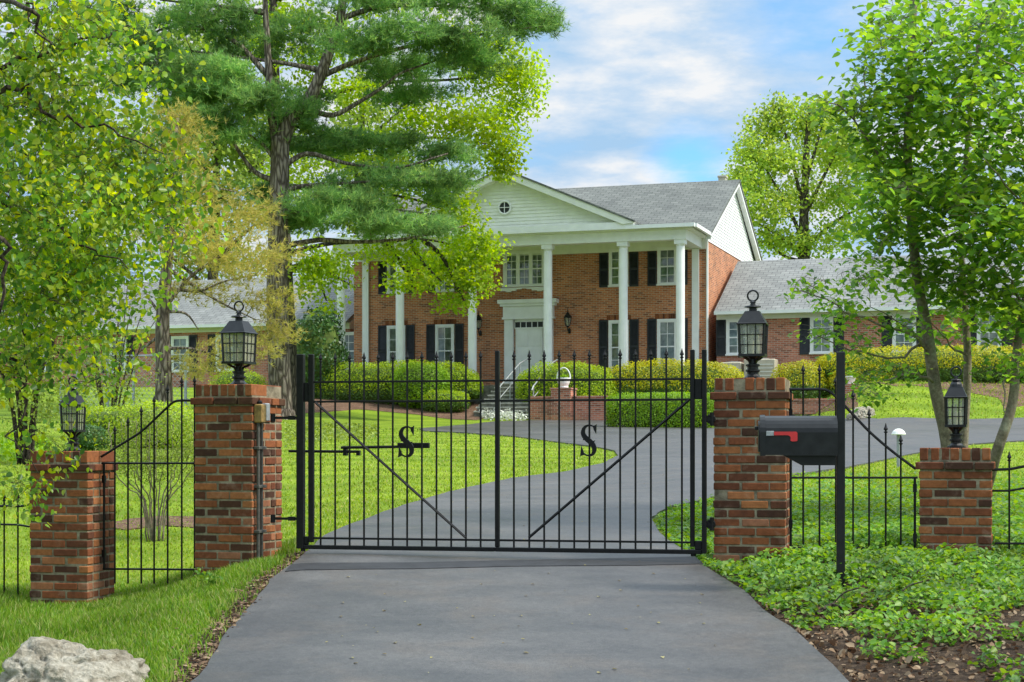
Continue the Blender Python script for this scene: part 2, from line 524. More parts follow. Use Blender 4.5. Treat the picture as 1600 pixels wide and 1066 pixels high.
M['asphalt'] = m_asphalt('asphalt')
M['seam'] = m_plain('asphalt_patch', (.028,.028,.030), .7, .2, 6, .4, 0, .4, .004)
M['lawn'] = m_lawn('lawn_turf')
M['mulch'] = m_mulch('mulch', (.10,.055,.035), (.17,.10,.065), (.23,.15,.10))
M['soil'] = m_mulch('leaf_soil', (.022,.015,.010), (.05,.033,.021), (.10,.07,.045))
M['tread'] = m_plain('tread_stone', (.36,.36,.31), .85, .2, 5, .2, 0, .7, .02)
M['stone'] = m_plain('step_stone', (.20,.20,.165), .85, .3, 5, .2, 0, .7, .02)
M['beige'] = m_plain('beige_metal', (.50,.45,.34), .5, .06, 5)
M['bark_pine'] = m_bark('pine_bark', (.105,.082,.064), (.30,.25,.20), 10, .22, 1.0, .05)
M['bark_oak'] = m_bark('oak_bark', (.05,.042,.034), (.16,.135,.105), 12, .25)
def m_mottled(name):
    m, nt, out = newmat(name); co = objco(nt)
    base = ramp(nt, noise(nt, 9, co, 6, .65), [(.3,(.11,.09,.062)),(.5,(.20,.165,.115)),(.72,(.31,.27,.19))])
    lich = ramp(nt, noise(nt, 5, co, 6, .7), [(.52,(0,0,0)),(.66,(.6,.6,.6))])
    base = mixc(nt, lich, base, (.22,.25,.17))
    sp = ramp(nt, noise(nt, 38, co, 4, .7), [(.3,(.6,.58,.55)),(.65,(1.2,1.2,1.2))])
    base = mixc(nt, 1.0, base, sp, 'MULTIPLY')
    principled(nt, out, base, .85, .2, 0, noise(nt, 30, co, 5, .7), .7, .01)
    return m
M['bark_smooth'] = m_mottled('smooth_bark')
M['bark_twig'] = m_bark('twig_bark', (.03,.023,.017), (.085,.065,.047), 30, .4, .4, .005)
M['leaf_linden'] = m_leaf('linden_leaf', [(.07,.19,.035),(.14,.29,.04),(.19,.35,.04),(.30,.44,.04),(.50,.55,.05),(.17,.33,.08)], .6, .36, 1.3, (.5,1.2))
M['leaf_right'] = m_leaf('dogwood_leaf', [(.07,.18,.035),(.13,.28,.045),(.19,.37,.05),(.26,.44,.055),(.35,.50,.065)], .6, .38, 1.3, (.55,1.15))
M['leaf_oak'] = m_leaf('oak_leaf', [(.21,.37,.03),(.30,.47,.035),(.40,.52,.04),(.28,.42,.035)], .58, .5, .5, (.6,1.2))
M['leaf_far'] = m_leaf('far_tree_leaf', [(.22,.37,.07),(.31,.46,.075),(.42,.53,.09),(.36,.45,.08)], .6, .55, .25, (.6,1.15))
M['leaf_back'] = m_leaf('back_tree_leaf', [(.20,.32,.06),(.27,.39,.07),(.36,.45,.09)], .55, .5, .3, (.55,1.2))
M['needle'] = m_leaf('pine_needle', [(.11,.25,.08),(.16,.32,.095),(.23,.40,.115),(.34,.47,.135)], .55, .5, .9, (.5,1.35))
M['needle_yellow'] = m_leaf('yellow_needle', [(.30,.34,.06),(.46,.43,.11),(.58,.48,.16),(.36,.40,.08)], .5, .5, .5, (.65,1.25))
M['hedge_lime'] = m_leaf('lime_hedge', [(.19,.32,.014),(.29,.44,.016),(.38,.52,.018),(.44,.54,.03)], .4, .5, .9, (.75,1.2))
M['hedge_gold'] = m_leaf('gold_hedge', [(.28,.34,.014),(.40,.45,.014),(.52,.49,.016),(.58,.52,.02)], .4, .5, .8, (.75,1.2))
M['hedge_green'] = m_leaf('green_hedge', [(.13,.27,.014),(.20,.37,.016),(.28,.46,.022)], .4, .45, .9, (.7,1.2))
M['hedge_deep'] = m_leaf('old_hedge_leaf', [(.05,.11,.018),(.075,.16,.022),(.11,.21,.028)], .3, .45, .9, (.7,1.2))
M['hedge_dark'] = m_leaf('dark_evergreen', [(.035,.10,.022),(.055,.14,.028),(.085,.18,.04)], .2, .4, .9, (.6,1.2))
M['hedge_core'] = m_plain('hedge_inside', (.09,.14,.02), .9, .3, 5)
M['olive'] = m_leaf('olive_shrub', [(.15,.21,.04),(.22,.30,.045),(.30,.37,.06)], .35, .5, 2.0, (.7,1.2))
M['ivy'] = m_leaf('ivy_leaf', [(.07,.18,.03),(.11,.26,.035),(.17,.34,.035),(.26,.40,.04),(.14,.25,.09)], .4, .45, 1.4, (.5,1.25), .3)
M['blade'] = m_leaf('grass_blade', [(.12,.21,.016),(.18,.29,.018),(.25,.36,.024),(.32,.40,.045),(.42,.40,.14)], .4, .5, .8, (.75,1.2))
M['blade_rough'] = m_leaf('rough_grass_blade', [(.075,.17,.014),(.115,.25,.018),(.165,.31,.024),(.24,.36,.04),(.38,.36,.14)], .4, .5, .8, (.65,1.2))
M['pale_litter'] = m_leaf('pale_fallen_leaf', [(.16,.12,.06),(.30,.24,.10),(.36,.33,.12),(.45,.40,.28)], .15, .7, 2.0, (.7,1.2), .2)
M['dead'] = m_leaf('dead_leaf', [(.08,.045,.025),(.15,.09,.05),(.24,.16,.09),(.33,.25,.16)], .15, .7, 2.0, (.6,1.2), .2)
M['petal'] = m_leaf('white_petal', [(.6,.62,.52),(.75,.76,.7)], .2, .6)
# ------------------------------------------------------------------ foliage
T_LEAF = (np.array([(0,0,0),(.22,-.36,.09),(.62,-.30,.06),(1,0,-.10),(.62,.30,.06),(.22,.36,.09)]), np.array([(0,1,2,3),(0,3,4,5)]))
T_RHOMB = (np.array([(0,0,0),(.45,-.33,.06),(1,0,-.03),(.45,.33,.06)]), np.array([(0,1,2,3)]))
def unit(a): return a/np.maximum(np.linalg.norm(a, axis=1, keepdims=True), 1e-9)
def cloud(C, size, tmpl, up=.6, droop=.0, nrm=None, rs=RS):
    """vertices and faces of leaves at points C: leaf normal leans up (or along nrm), leaf axis droops"""
    n = len(C)
    d = unit(rs.normal(size=(n,3)))
    nv = d*(1-up) + (np.array([0,0,1.0])*up if nrm is None else nrm*up)
    nv = unit(nv + 1e-6)
    ax = unit(rs.normal(size=(n,3)) + np.array([0,0,-droop*2]))
    ax = unit(ax - nv*np.sum(ax*nv, axis=1, keepdims=True))
    if droop:
        ax = unit(ax + np.array([0,0,-droop])); nv = unit(nv - ax*np.sum(ax*nv, axis=1, keepdims=True))
    sd = np.cross(nv, ax)
    tv, tf = tmpl
    V = (C[:,None,:] + size[:,None,None]*(tv[None,:,0:1]*ax[:,None,:] + tv[None,:,1:2]*sd[:,None,:] + tv[None,:,2:3]*nv[:,None,:]))
    Fc = tf[None,:,:] + (np.arange(n)*len(tv))[:,None,None]
    return V.reshape(-1,3), Fc.reshape(-1, tf.shape[1])
def joinvf(parts):
    V = []; Fs = []; o = 0
    for v, f in parts:
        V.append(v); Fs.append(f+o); o += len(v)
    return np.concatenate(V), np.concatenate(Fs)
def tufts(C, A, k, ln, wd, spread=.8, rs=RS):
    """tufts of k thin needles at C pointing around A"""
    n = len(C)
    d = unit(np.repeat(A, k, axis=0) + rs.normal(size=(n*k,3))*spread)
    p = np.cross(d, unit(rs.normal(size=(n*k,3)))); p = unit(p)*wd*.5
    c = np.repeat(C, k, axis=0)
    l = ln*rs.uniform(.7,1.2,size=(n*k,1))
    V = np.stack([c-p, c+p, c+d*l], axis=1).reshape(-1,3)
    Fc = np.arange(n*k*3).reshape(-1,3)
    return V, Fc

def in_ell(n, c, r, rs=RS, shell=.45):
    d = unit(rs.normal(size=(n,3)))
    q = rs.uniform(0,1,size=(n,1))**shell
    return np.array(c)[None,:] + d*q*np.array(r)[None,:]

class Tree:
    def __init__(s, name, label, cat, base, bark, leafmat, group=None, seed=1):
        s.root = empty(name, base); tag(s.root, label, cat, group)
        s.base = Vector(base); s.bark = bark; s.lm = leafmat
        s.wood = MB(); s.tw = MB(); s.P = []; s.R = []; s.parts = []
        s.rs = np.random.RandomState(seed)
    def limb(s, pts, r0, r1, n=8, k=5, wob=.0):
        q = catmull(pts, k)
        if wob:
            q = [p + Vector(s.rs.normal(size=3)*wob) if 0 < i < len(q)-1 else p for i, p in enumerate(q)]
        m = len(q)
        rad = [r0 + (r1-r0)*(i/(m-1))**.8 for i in range(m)]
        s.wood.tube(q, rad, n)
        for p, r in zip(q, rad):
            s.P.append(tuple(p)); s.R.append(r)
        return s
    def twig(s, c, r=.012, sag=.15, reg=True):
        """a branch from the nearest wood to a point"""
        P = np.array(s.P); c = np.array(c)
        d = np.linalg.norm(P - c, axis=1) + np.maximum(0, P[:,2]-c[2])*.6
        i = int(np.argmin(d)); a = Vector(P[i]); b = Vector(c)
        L_ = (b-a).length
        if L_ < .05: return
        up = Vector((0,0,1))
        m1 = a.lerp(b, .35) + up*L_*sag + Vector(s.rs.normal(size=3)*L_*.06)
        m2 = a.lerp(b, .7) + up*L_*sag*.7 + Vector(s.rs.normal(size=3)*L_*.06)
        q = catmull([a, m1, m2, b], 3)
        rr = min(s.R[i]*.7, max(r, r*L_*.9))
        s.tw.tube(q, [rr + (r*.35-rr)*j/(len(q)-1) for j in range(len(q))], 4)
        if reg:
            for j, p in enumerate(q[2:]):
                s.P.append(tuple(p)); s.R.append(max(r*.5, rr*(1-(j+2)/len(q))))
    def blob(s, c, r, nc, nl, cr, size, tmpl=T_RHOMB, up=.5, droop=0, twig=.012, twfrac=1.0, shell=.45, sag=.12, flat=.7, sprigs=0, sr=.0028):
        cs = in_ell(nc, c, r, s.rs, shell)
        order = np.argsort(np.linalg.norm(cs - np.array(s.P).mean(0), axis=1))
        allc = []
        for q in order:
            k = cs[q]
            if twig and s.rs.uniform() < twfrac: s.twig(k, twig, sag)
            m = max(2, int(nl*s.rs.uniform(.6,1.4)))
            g = np.clip(s.rs.normal(size=(m,3)), -1.7, 1.7)*cr*np.array([1,1,flat])
            allc.append(k + g)
            for j in range(min(sprigs, m)):
                e = Vector(g[j]); mid = e*.5 + Vector(s.rs.normal(size=3)*cr*.12) + Vector((0,0,cr*.12))
                s.tw.tube([Vector(k), Vector(k)+mid, Vector(k)+e], [sr*1.3, sr, sr*.5], 3)
        C = np.concatenate(allc)
        sz = size[0] + (size[1]-size[0])*s.rs.beta(1.4, 1.6, len(C))
        s.parts.append(cloud(C, sz, tmpl, up, droop, rs=s.rs))
    def spray(s, c, r, nc, nt, cr, ln, wd, k=9, twig=.02, dirup=.5, sag=.05):
        cs = in_ell(nc, c, r, s.rs, .5)
        order = np.argsort(np.linalg.norm(cs - np.array(s.P).mean(0), axis=1))
        allc = []; alla = []
        tr = np.array(s.P)[:1]
        for q in order:
            kq = cs[q]
            if twig: s.twig(kq, twig, sag)
            m = max(3, int(nt*s.rs.uniform(.6,1.4)))
            g = s.rs.normal(size=(m,3))*cr*np.array([1,1,.45])
            allc.append(kq+g)
            out = kq - s.axis(kq); out[2] = 0
            out = out/max(np.linalg.norm(out), 1e-6)
            alla.append(unit(out*.7 + np.array([0,0,dirup]) + s.rs.normal(size=(m,3))*.35))
        s.parts.append(tufts(np.concatenate(allc), np.concatenate(alla), k, ln, wd, .75, s.rs))
    def axis(s, p):
        return np.array([s.base[0], s.base[1], p[2]])
    def done(s, crown='crown'):
        off = s.base
        s.wood.add(s.tw.v, s.tw.f)
        s.wood.build('trunk', s.bark, s.root, True, None).location = -off
        if s.parts:
            V, Fc = joinvf(s.parts)
            o = np_mesh(crown, V - np.array(off)[None,:], Fc, s.lm, s.root)
        return s.root

# ------------------------------------------------------------------ brick gate pillars
def pillar(label, px, D, phi, w, ztop, zbot, soldier=.105, seed=0):
    """px, D: right front corner; bricks laid one by one round a mortar core"""
    rr = random.Random(seed)
    xc = (px-800)/F*D
    f = Frame(xc, D, 0, phi)
    cen = f.w(-w/2, w/2)
    zb = zbot-.12
    root = empty('brick_pillar', (cen.x, cen.y, zb), -phi)
    tag(root, label, 'brick pillar', 'brick pillars along the entrance fence')
    h = w/2
    H = ztop - zb
    mb = MB(); mo = MB()
    mo.box(-h+.006, h-.006, -h+.006, h-.006, 0, H-.008)
    mo.build('mortar_core', M['mortar'], root)
    gap = .0135; ch = .0675; bh = ch-gap; bd = .1
    def brick(x0, x1, y0, y1, z0, z1):
        j = lambda s: rr.uniform(-s, s)
        o = j(.0045); p = j(.0045)
        mb.bbox(x0+j(.0022)+o, x1+j(.0022)+o, y0+j(.0022)+p, y1+j(.0022)+p, z0+j(.0015), z1+j(.0015), .0045)
    def course(z0, z1, hh, odd):
        # stretcher course round a square: front and back rows run through, the sides fit between
        Ls = .197
        for sgn in (-1, 1):
            x = -hh; first = Ls if (odd ^ (sgn > 0)) else Ls*.48
            k = 0
            while x < hh-.02:
                l = first if k == 0 else Ls
                x1 = min(hh, x+l)
                if hh - x1 < .05: x1 = hh
                y0, y1 = (-hh, -hh+bd) if sgn < 0 else (hh-bd, hh)
                brick(x, x1, y0, y1, z0, z1); x = x1+gap; k += 1
            y = -hh+bd+gap; ye = hh-bd-gap; k = 0
            first = Ls*.5 if (odd ^ (sgn > 0)) else Ls
            while y < ye-.02:
                l = first if k == 0 else Ls
                y1 = min(ye, y+l)
                if ye-y1 < .05: y1 = ye
                x0, x1 = (-hh, -hh+bd) if sgn < 0 else (hh-bd, hh)
                brick(x0, x1, y, y1, z0, z1); y = y1+gap; k += 1
    z = H
    # soldier course on top
    zs0 = z - soldier
    n = int(round(2*h/.073)); s_ = 2*h/n
    for i in range(n):
        x0 = -h + i*s_ + gap/2; x1 = x0 + s_ - gap
        brick(x0, x1, -h, -.004, zs0+gap, z); brick(x0, x1, .004, h, zs0+gap, z)
    # course that stands out below it
    course(zs0-ch+gap, zs0, h+.022, True)
    z = zs0-ch; odd = False
    while z > 0:
        course(max(0, z-ch)+gap, z, h, odd)
        z -= ch; odd = not odd
    mb.build('brickwork', M['pillar'], root)
    return root, f, cen

def gzp(px, D): return gzf((px-800)/F*D, D)
P_L = pillar('tall brick pillar at the left end of the gate, conduits and boxes on its side', 394, 13.0, math.radians(19.2), .51, EYE+100/F*13.0, EYE-226/F*13.0, seed=1)
P_R = pillar('tall brick pillar behind the black mailbox at the right end of the gate', 1228, 12.3, math.radians(13.5), .535, EYE+110/F*12.3, EYE-180/F*12.3, seed=2)
P_SL = pillar('short brick pillar half hidden by hanging leaves at the far left', 137, 13.2, math.radians(11.6), .50, EYE-5/F*13.2, EYE-248/F*13.2, seed=3)
P_SR = pillar('short brick pillar beside the tree trunks at the far right', 1550, 12.1, math.radians(16.1), .515, EYE, EYE-176/F*12.1, seed=4)

# ------------------------------------------------------------------ lanterns on the pillars
def lantern(label, loc, phi, wd, ht, kind, name='pillar_lantern', group='lanterns on the gate pillars'):
    root = empty(name, loc, -phi)
    tag(root, label, 'lantern', group)
    s = ht/.69
    b = MB()
    b.lathe([(.082*s,0),(.082*s,.012*s),(.06*s,.022*s),(.045*s,.04*s),(.045*s,.055*s),(.058*s,.062*s),(.058*s,.074*s),(.044*s,.08*s),(.044*s,.10*s),(.056*s,.106*s),(.056*s,.118*s),(.03*s,.125*s),(.028*s,.16*s),(.05*s,.185*s)], n=14)
    for a in range(4):
        t = PI/4 + a*PI/2; cx, cy = math.cos(t), math.sin(t)
        e = wd*.40*1.25
        b.tube(catmull([(cx*.025*s, cy*.025*s, .125*s), (cx*.04*s, cy*.04*s, .15*s), (cx*e*.75, cy*e*.75, .168*s), (cx*e, cy*e, .186*s)], 3), .011*s, 6)
    b.build('base', M['lamp_iron'], root)
    h0, h1 = wd*.455, wd*.5
    z0, z1 = .19*s, (.43 if kind == 'wide' else .425)*s
    c = MB()
    c.sqlathe([(h0+.012, z0-.012*s),(h0+.012, z0+.008*s)])
    t = .008
    for a, bb in ((-1,-1),(1,-1),(1,1),(-1,1)):
        c.tube([(a*h0, bb*h0, z0), (a*h1, bb*h1, z1)], .0105, 4)
    def face(p, q, zt):
        pass
    nvb = 3
    for ax in range(4):
        R = Matrix.Rotation(ax*PI/2, 4, 'Z')
        for i in range(1, nvb):
            u = -1 + 2*i/nvb
            c.tube([R @ Vector((u*h0, -h0, z0)), R @ Vector((u*h1, -h1, z1))], .0034, 4)
        for i in range(1, 3):
            k = i/3; hh = h0 + (h1-h0)*k; z = z0 + (z1-z0)*k
            c.tube([R @ Vector((-hh, -hh, z)), R @ Vector((hh, -hh, z))], .0034, 4)
    c.build('cage', M['lamp_iron'], root)
    g = MB(); e = .004
    g.add([(a*(h0-e), b_*(h0-e), z0) for a, b_ in ((-1,-1),(1,-1),(1,1),(-1,1))] + [(a*(h1-e), b_*(h1-e), z1) for a, b_ in ((-1,-1),(1,-1),(1,1),(-1,1))],
          [(0,1,5,4),(1,2,6,5),(2,3,7,6),(3,0,4,7)])
    g.build('glass', M['lampglass'], root)
    for k in range(3):
        a = k*2*PI/3 + .5
        cd = MB().lathe([(.015*s,z0+.01),(.015*s,z0+.12*s),(.008*s,z0+.122*s),(.014*s,z0+.14*s),(.011*s,z0+.165*s),(.002,z0+.185*s)], (math.cos(a)*wd*.2, math.sin(a)*wd*.2, 0), 8)
        cd.build('candle_bulb', M['candle'], root)
    r = MB(); hr = wd*.5
    if kind == 'wide':
        r.sqlathe([(hr+.014*s, z1),(hr+.017*s, z1+.007*s),(hr+.008*s, z1+.014*s),(hr*.60, z1+.10*s),(hr*.56, z1+.108*s)])
        r.lathe([(.032*s, z1+.112*s),(.03*s, z1+.135*s),(.066*s, z1+.14*s),(.062*s, z1+.15*s),(.022*s, z1+.158*s),(.018*s, z1+.175*s),(.028*s, z1+.18*s),(.012*s, z1+.19*s)], n=14)
        zt = z1+.19*s
    else:
        r.sqlathe([(hr+.014*s, z1),(hr+.018*s, z1+.008*s),(hr+.008*s, z1+.016*s),(hr*.72, z1+.085*s),(hr*.68, z1+.095*s)])
        r.lathe([(hr*.66, z1+.093*s),(hr*.6, z1+.12*s),(hr*.45, z1+.14*s),(.03*s, z1+.15*s),(.045*s, z1+.155*s),(.04*s, z1+.163*s),(.015*s, z1+.172*s),(.012*s, z1+.185*s)], n=14)
        zt = z1+.185*s
    r.build('roof', M['lamp_iron'], root)
    MB().torus((0,0,zt+.042*s), .042*s, .0075*s, 'y', 22, 8).build('ring', M['lamp_iron'], root)
    return root
def on_pillar(P, ztop): return (P[2].x, P[2].y, ztop)
lantern('wide black lantern standing on the tall left gate pillar', on_pillar(P_L, EYE+100/F*13.0), math.radians(19), .198, .66, 'wide')
lantern('wide black lantern on the tall right gate pillar, above the mailbox', on_pillar(P_R, EYE+110/F*12.3), math.radians(15), .192, .66, 'wide')
lantern('slim black lantern on the short far left pillar, half hidden by leaves', on_pillar(P_SL, EYE-5/F*13.2), math.radians(11), .142, .60, 'slim')
lantern('slim black lantern on the short far right pillar, in front of tree trunks', on_pillar(P_SR, EYE), math.radians(18), .145, .60, 'slim')

# ------------------------------------------------------------------ the gate
GP = math.atan2(.65, 3.12)
GF = Frame(-1.675, 13.0, EYE-157/F*13.0, GP)           # origin at the foot of the left post
def spear(mb, x, y, z, r=.0065, h=.075):
    mb.lathe([(r,0),(r*1.9,.004),(r*1.9,.010),(r,.014),(r*1.0,.020),(r*2.1,.026),(r*2.0,.034),(r*1.1,.05),(.0012,h)], (x,y,z), 8)
def picket(x, z0, z1, parent, r=.0075, name='picket'):
    mb = MB(); mb.tube([(x,0,z0),(x,0,z1-.075)], r, 6); spear(mb, x, 0, z1-.075, r)
    return mb.build(name, M['iron'], parent)
def letter_S(x, z, w, h, parent):
    cl = [(.38,.80),(.27,.925),(.03,.965),(-.24,.90),(-.34,.74),(-.22,.60),(.04,.48),(.27,.35),(.33,.19),(.20,.065),(-.06,.035),(-.31,.11),(-.41,.25)]
    wd = [.03,.06,.075,.13,.20,.235,.25,.235,.20,.13,.075,.06,.03]
    pts = catmull([(a*w, 0, b*h) for a, b in cl], 5)
    ws = np.interp(np.linspace(0, len(wd)-1, len(pts)), range(len(wd)), wd)*w*.62
    mb = MB(); n = len(pts); vs = []
    for i, p in enumerate(pts):
        d = (pts[min(i+1,n-1)]-pts[max(i-1,0)]).normalized(); q = Vector((-d.z, 0, d.x))
        for s in (1,-1):
            for y in (-.010,.010):
                c = p + q*s*ws[i]; vs.append((x+c.x, y-.018, z+c.z))
    fs = []
    for i in range(n-1):
        a, b = i*4, i*4+4
        fs += [(a,b,b+2,a+2),(a+1,a+3,b+3,b+1),(a,a+1,b+1,b),(a+2,b+2,b+3,a+3)]
    fs += [(0,2,3,1),((n-1)*4,(n-1)*4+1,(n-1)*4+3,(n-1)*4+2)]
    mb.add(vs, fs)
    # the two beaked serifs
    mb.prism([(x+.30*w,z+.83*h),(x+.44*w,z+.70*h),(x+.47*w,z+1.0*h),(x+.40*w,z+.965*h),(x+.24*w,z+.945*h)], 'y', -.0285, -.0075)
    mb.prism([(x-.33*w,z+.20*h),(x-.45*w,z+.33*h),(x-.50*w,z+.0*h),(x-.42*w,z+.035*h),(x-.25*w,z+.055*h)], 'y', -.0285, -.0075)
    # little thorns halfway along the spine
    mb.prism([(x+.20*w,z+.47*h),(x+.38*w,z+.50*h),(x+.27*w,z+.40*h)], 'y', -.0283, -.0077)
    mb.prism([(x-.18*w,z+.53*h),(x-.36*w,z+.50*h),(x-.26*w,z+.60*h)], 'y', -.0283, -.0077)
    return mb.build('letter', M['iron'], parent)

def gate_leaf(side):
    lx = lambda px: GF.U(px)
    lz = lambda px, py: GF.Z(px, py)
    if side == 'L':
        root = GF.empty('gate_leaf')
        tag(root, 'black iron gate leaf with the opener arm behind its letter, hinged to the boxed pillar', 'gate', 'two leaves of the driveway gate'); ox = 0
        post, stile = (464.5,475.5), (482.5,490.5)
        pk = [501,523.7,546.3,568.8,591,613.7,636.2,659.2,682,705,728,751]
        cx0, cx1 = 490.5, 774
    else:
        root = GF.empty('gate_leaf', lx(1104))
        tag(root, 'black iron gate leaf hinged to the pillar behind the mailbox, nothing behind its letter', 'gate', 'two leaves of the driveway gate'); ox = lx(1104)
        post, stile = (1097,1104), (1078.5,1085.5)
        pk = [803,827,850.3,873.7,897.3,921,945.2,969,993,1017,1041,1065.5]
        cx0, cx1 = 781, 1078.5
    X = lambda px: lx(px) - ox
    ztop = 1.515; hs = .028
    def bar(name, x0, x1, y0, y1, z0, z1, b=.004): MB().bbox(x0, x1, y0, y1, z0, z1, b).build(name, M['iron'], root)
    bar('hinge_post', X(post[0]), X(post[1]), -hs, hs, 0, ztop)
    bar('stile', X(stile[0]), X(stile[1]), -.02, .02, .05, ztop)
    if side == 'L':
        bar('meeting_stile', X(774), X(780.5), -.022, .022, .03, ztop+.01)
        x0, x1 = X(475.5)+.001, X(774)-.001
    else:
        x0, x1 = X(781)+.002, X(1097)-.001
    bar('bottom_rail', x0 if side == 'L' else X(774.2), x1, -.0235, .0235, -.004, .028 if side == 'L' else .0285)
    xs = sorted((X(post[0]), X(post[1]), X(stile[0]), X(stile[1])))
    zb = lz(480, 628) if side == 'L' else lz(1090, 624)
    zt = lz(480, 598) if side == 'L' else lz(1090, 592)
    bar('lock_plate', xs[1]+.0005, xs[2]-.0005, -.012, .012, zb, zt)
    bar('foot_plate', xs[1]+.0005, xs[2]-.0005, -.012, .012, .0285, .095)
    MB().tube([(xs[1]-.01,0,-.02),(xs[1]-.01,0,.0)], .02, 10).build('ground_wheel', M['iron'], root)
    rx0, rx1 = X(cx0), X(cx1)
    for zz in (lz(760,595), lz(760,626.3), lz(760,844)):
        bar('rail', rx0, rx1, -.0095, .0095, zz-.008, zz+.008, .002)
    for p in pk:
        picket(X(p), .028, ztop+.012, root)
    # brace
    if side == 'L': a, b = (X(494), lz(494,629)), (X(728), lz(728,839.5))
    else: a, b = (X(1077), lz(1077,625)), (X(827), lz(827,840))
    mb = MB(); mb.tube([(a[0],-.017,a[1]),(b[0],-.017,b[1])], .0105, 4); mb.build('brace', M['iron'], root)
    sx, sz = ((636, 715) if side == 'L' else (920.5, 713.7))
    letter_S(X(sx), lz(sx, sz), .128, .245, root)
    # hinges to the pillar
    if side == 'L':
        for py0, py1 in ((651,655),(809,812)):
            z = lz(450, (py0+py1)/2); x = X(464.5)
            h = MB(); h.box(x-.20, x-.0005, -.012, .012, z-.010, z+.010); h.lathe([(.02,-.03),(.02,.03)], (x-.20,0,z), 8); h.box(x-.07,x-.02,-.02,.02,z-.016,z+.016)
            h.build('hinge', M['iron'], root)
    else:
        for py in (655,819):
            z = lz(1108, py); x = X(1104)
            h = MB(); h.box(x+.0005, x+.055, -.012, .012, z-.016, z+.016); h.torus((x+.03,0,z), .028, .01, 'y', 12, 6); h.lathe([(.016,-.05),(.016,.05)], (x+.04,0,z), 8)
            h.build('hinge', M['iron'], root)
    return root
gate_leaf('L'); gate_leaf('R')
# opener arm behind the left leaf
def opener():
    r = GF.empty('gate_opener', GF.U(470), .16, 0)
    tag(r, 'black gate opener arm running behind the left gate leaf from its pillar', 'gate opener')
    o = GF.U(470, .16); z = lambda px, py: GF.Z(px, py, .16)
    u = lambda px: GF.U(px, .16) - o
    MB().tube([(u(441),0,z(441,705)),(u(552),0,z(552,706))], .012, 8).build('fixed_bar', M['iron'], r)
    MB().tube([(u(525),-.04,z(525,699.5)),(u(625),-.04,z(625,698))], .012, 8).build('sliding_rod', M['iron'], r)
    MB().bbox(u(613), u(662), -.055, -.015, z(640,700.5), z(640,692), .004).build('actuator', M['iron'], r)
    MB().box(u(528),u(533),-.045,.012,z(530,712),z(530,697)).build('bracket', M['iron'], r); MB().box(u(547),u(552),-.02,.02,z(550,712),z(550,704)).build('end_stop', M['iron'], r)
opener()
# boxes and conduits on the inner face of the left pillar
def boxes():
    f = P_L[1]
    ph = f.phi
    # local frame on the inner (right) face: origin at front right corner, y runs back along the face
    zb = EYE-226/F*13.0
    r = f.empty('junction_box', 0, 0, zb)
    tag(r, 'tan and grey junction boxes with two conduits on the left pillar', 'junction box')
    zz = lambda py: EYE+(YH-py)/F*13.1 - zb
    MB().bbox(.001,.075,.02,.10,zz(661),zz(632),.008).build('box', M['brass'], r)
    b = MB(); b.lathe([(.02,0),(.02,.02),(.01,.03)], (.035,.06,zz(632)), 8); b.build('cap', M['iron'], r)
    MB().bbox(.001,.055,.13,.20,zz(658),zz(630),.006).build('box', M['grey_metal'], r)
    MB().tube([(.03,.045,.02),(.03,.045,zz(661))], .014, 8).build('conduit', M['conduit'], r)
    MB().tube([(.02,.12,.02),(.02,.12,zz(657))], .012, 8).build('conduit', M['conduit'], r)
    for py in (700,760,830): MB().bbox(.0005,.05,.02,.15,zz(py)-.012,zz(py)+.012,.003).build('clamp', M['conduit'], r)
boxes()

# ------------------------------------------------------------------ iron fence panels
def panel_frame(A, B):
    (pa, da), (pb, db) = A, B
    xa, xb = (pa-800)/F*da, (pb-800)/F*db
    return Frame(xa, da, gzf(xa, da), math.atan2(da-db, xb-xa))
def fence_panel(label, A, B, pk, top, mids, stiles, zfoot, extra=None):
    f = panel_frame(A, B)
    r = f.empty('fence_panel'); tag(r, label, 'iron fence', 'iron fence panels between the pillars')
    U, Z = f.U, f.Z
    for px, py in pk:
        picket(U(px), Z(px, zfoot), Z(px, py), r)
    q = catmull([(U(px), 0, Z(px, py)) for px, py in top], 5)
    MB().tube(q, .0105, 6).build('top_rail', M['iron'], r)
    for pts in mids:
        MB().tube([(U(px), -.002, Z(px, py)) for px, py in pts], .0085, 6).build('rail', M['iron'], r)
    for px, y0, y1 in stiles:
        MB().tube([(U(px),0,Z(px,y0)),(U(px),0,Z(px,y1))], .010, 6).build('stile', M['iron'], r)
        for k in (.15,.85):
            py = y0+(y1-y0)*k; MB().box(U(px)-.014,U(px)+.014,-.014,.014,Z(px,py)-.03,Z(px,py)+.03).build('hinge', M['iron'], r)
    return r
fence_panel('iron fence panel with a sloping top rail in front of the round shrub', (159,13.42), (303,13.2),
            [(179.5,664),(200,651),(220.7,634),(240.8,618),(262,600),(284,588),(304,587)],
            [(158,714),(179,701),(200,688),(220,675),(240,657),(262,636),(272,628),(282,626),(302,626)],
            [[(159,724),(303,724)],[(161,889),(303,890)]], [(162.5,890,724)], 912)
fence_panel('low iron fence panel left of the far left pillar', (-80,13.75), (47,13.45),
            [(-58,768),(-36,768),(-15,769),(6.5,769),(28,769)],
            [(-80,788),(-30,790),(28,791),(46,788)],
            [[(-80,818),(28,820),(46,823)],[(-80,938),(46,938)]], [], 950)
fence_panel('iron fence panel with a sloping top rail behind the mailbox post', (1234,12.42), (1434,12.25),
            [(1255,569),(1280.5,569),(1306,587),(1333,609),(1358,638),(1384,661),(1407.5,679)],
            [(1233,608.5),(1262,608.5),(1284,608.5),(1296,612),(1308,622),(1333,648),(1360,676),(1395,706),(1431,733)],
            [[(1234,746.5),(1434,746.5)],[(1240,856),(1434,857)]], [(1235.5,856,609),(1429.5,857,746)], 872)
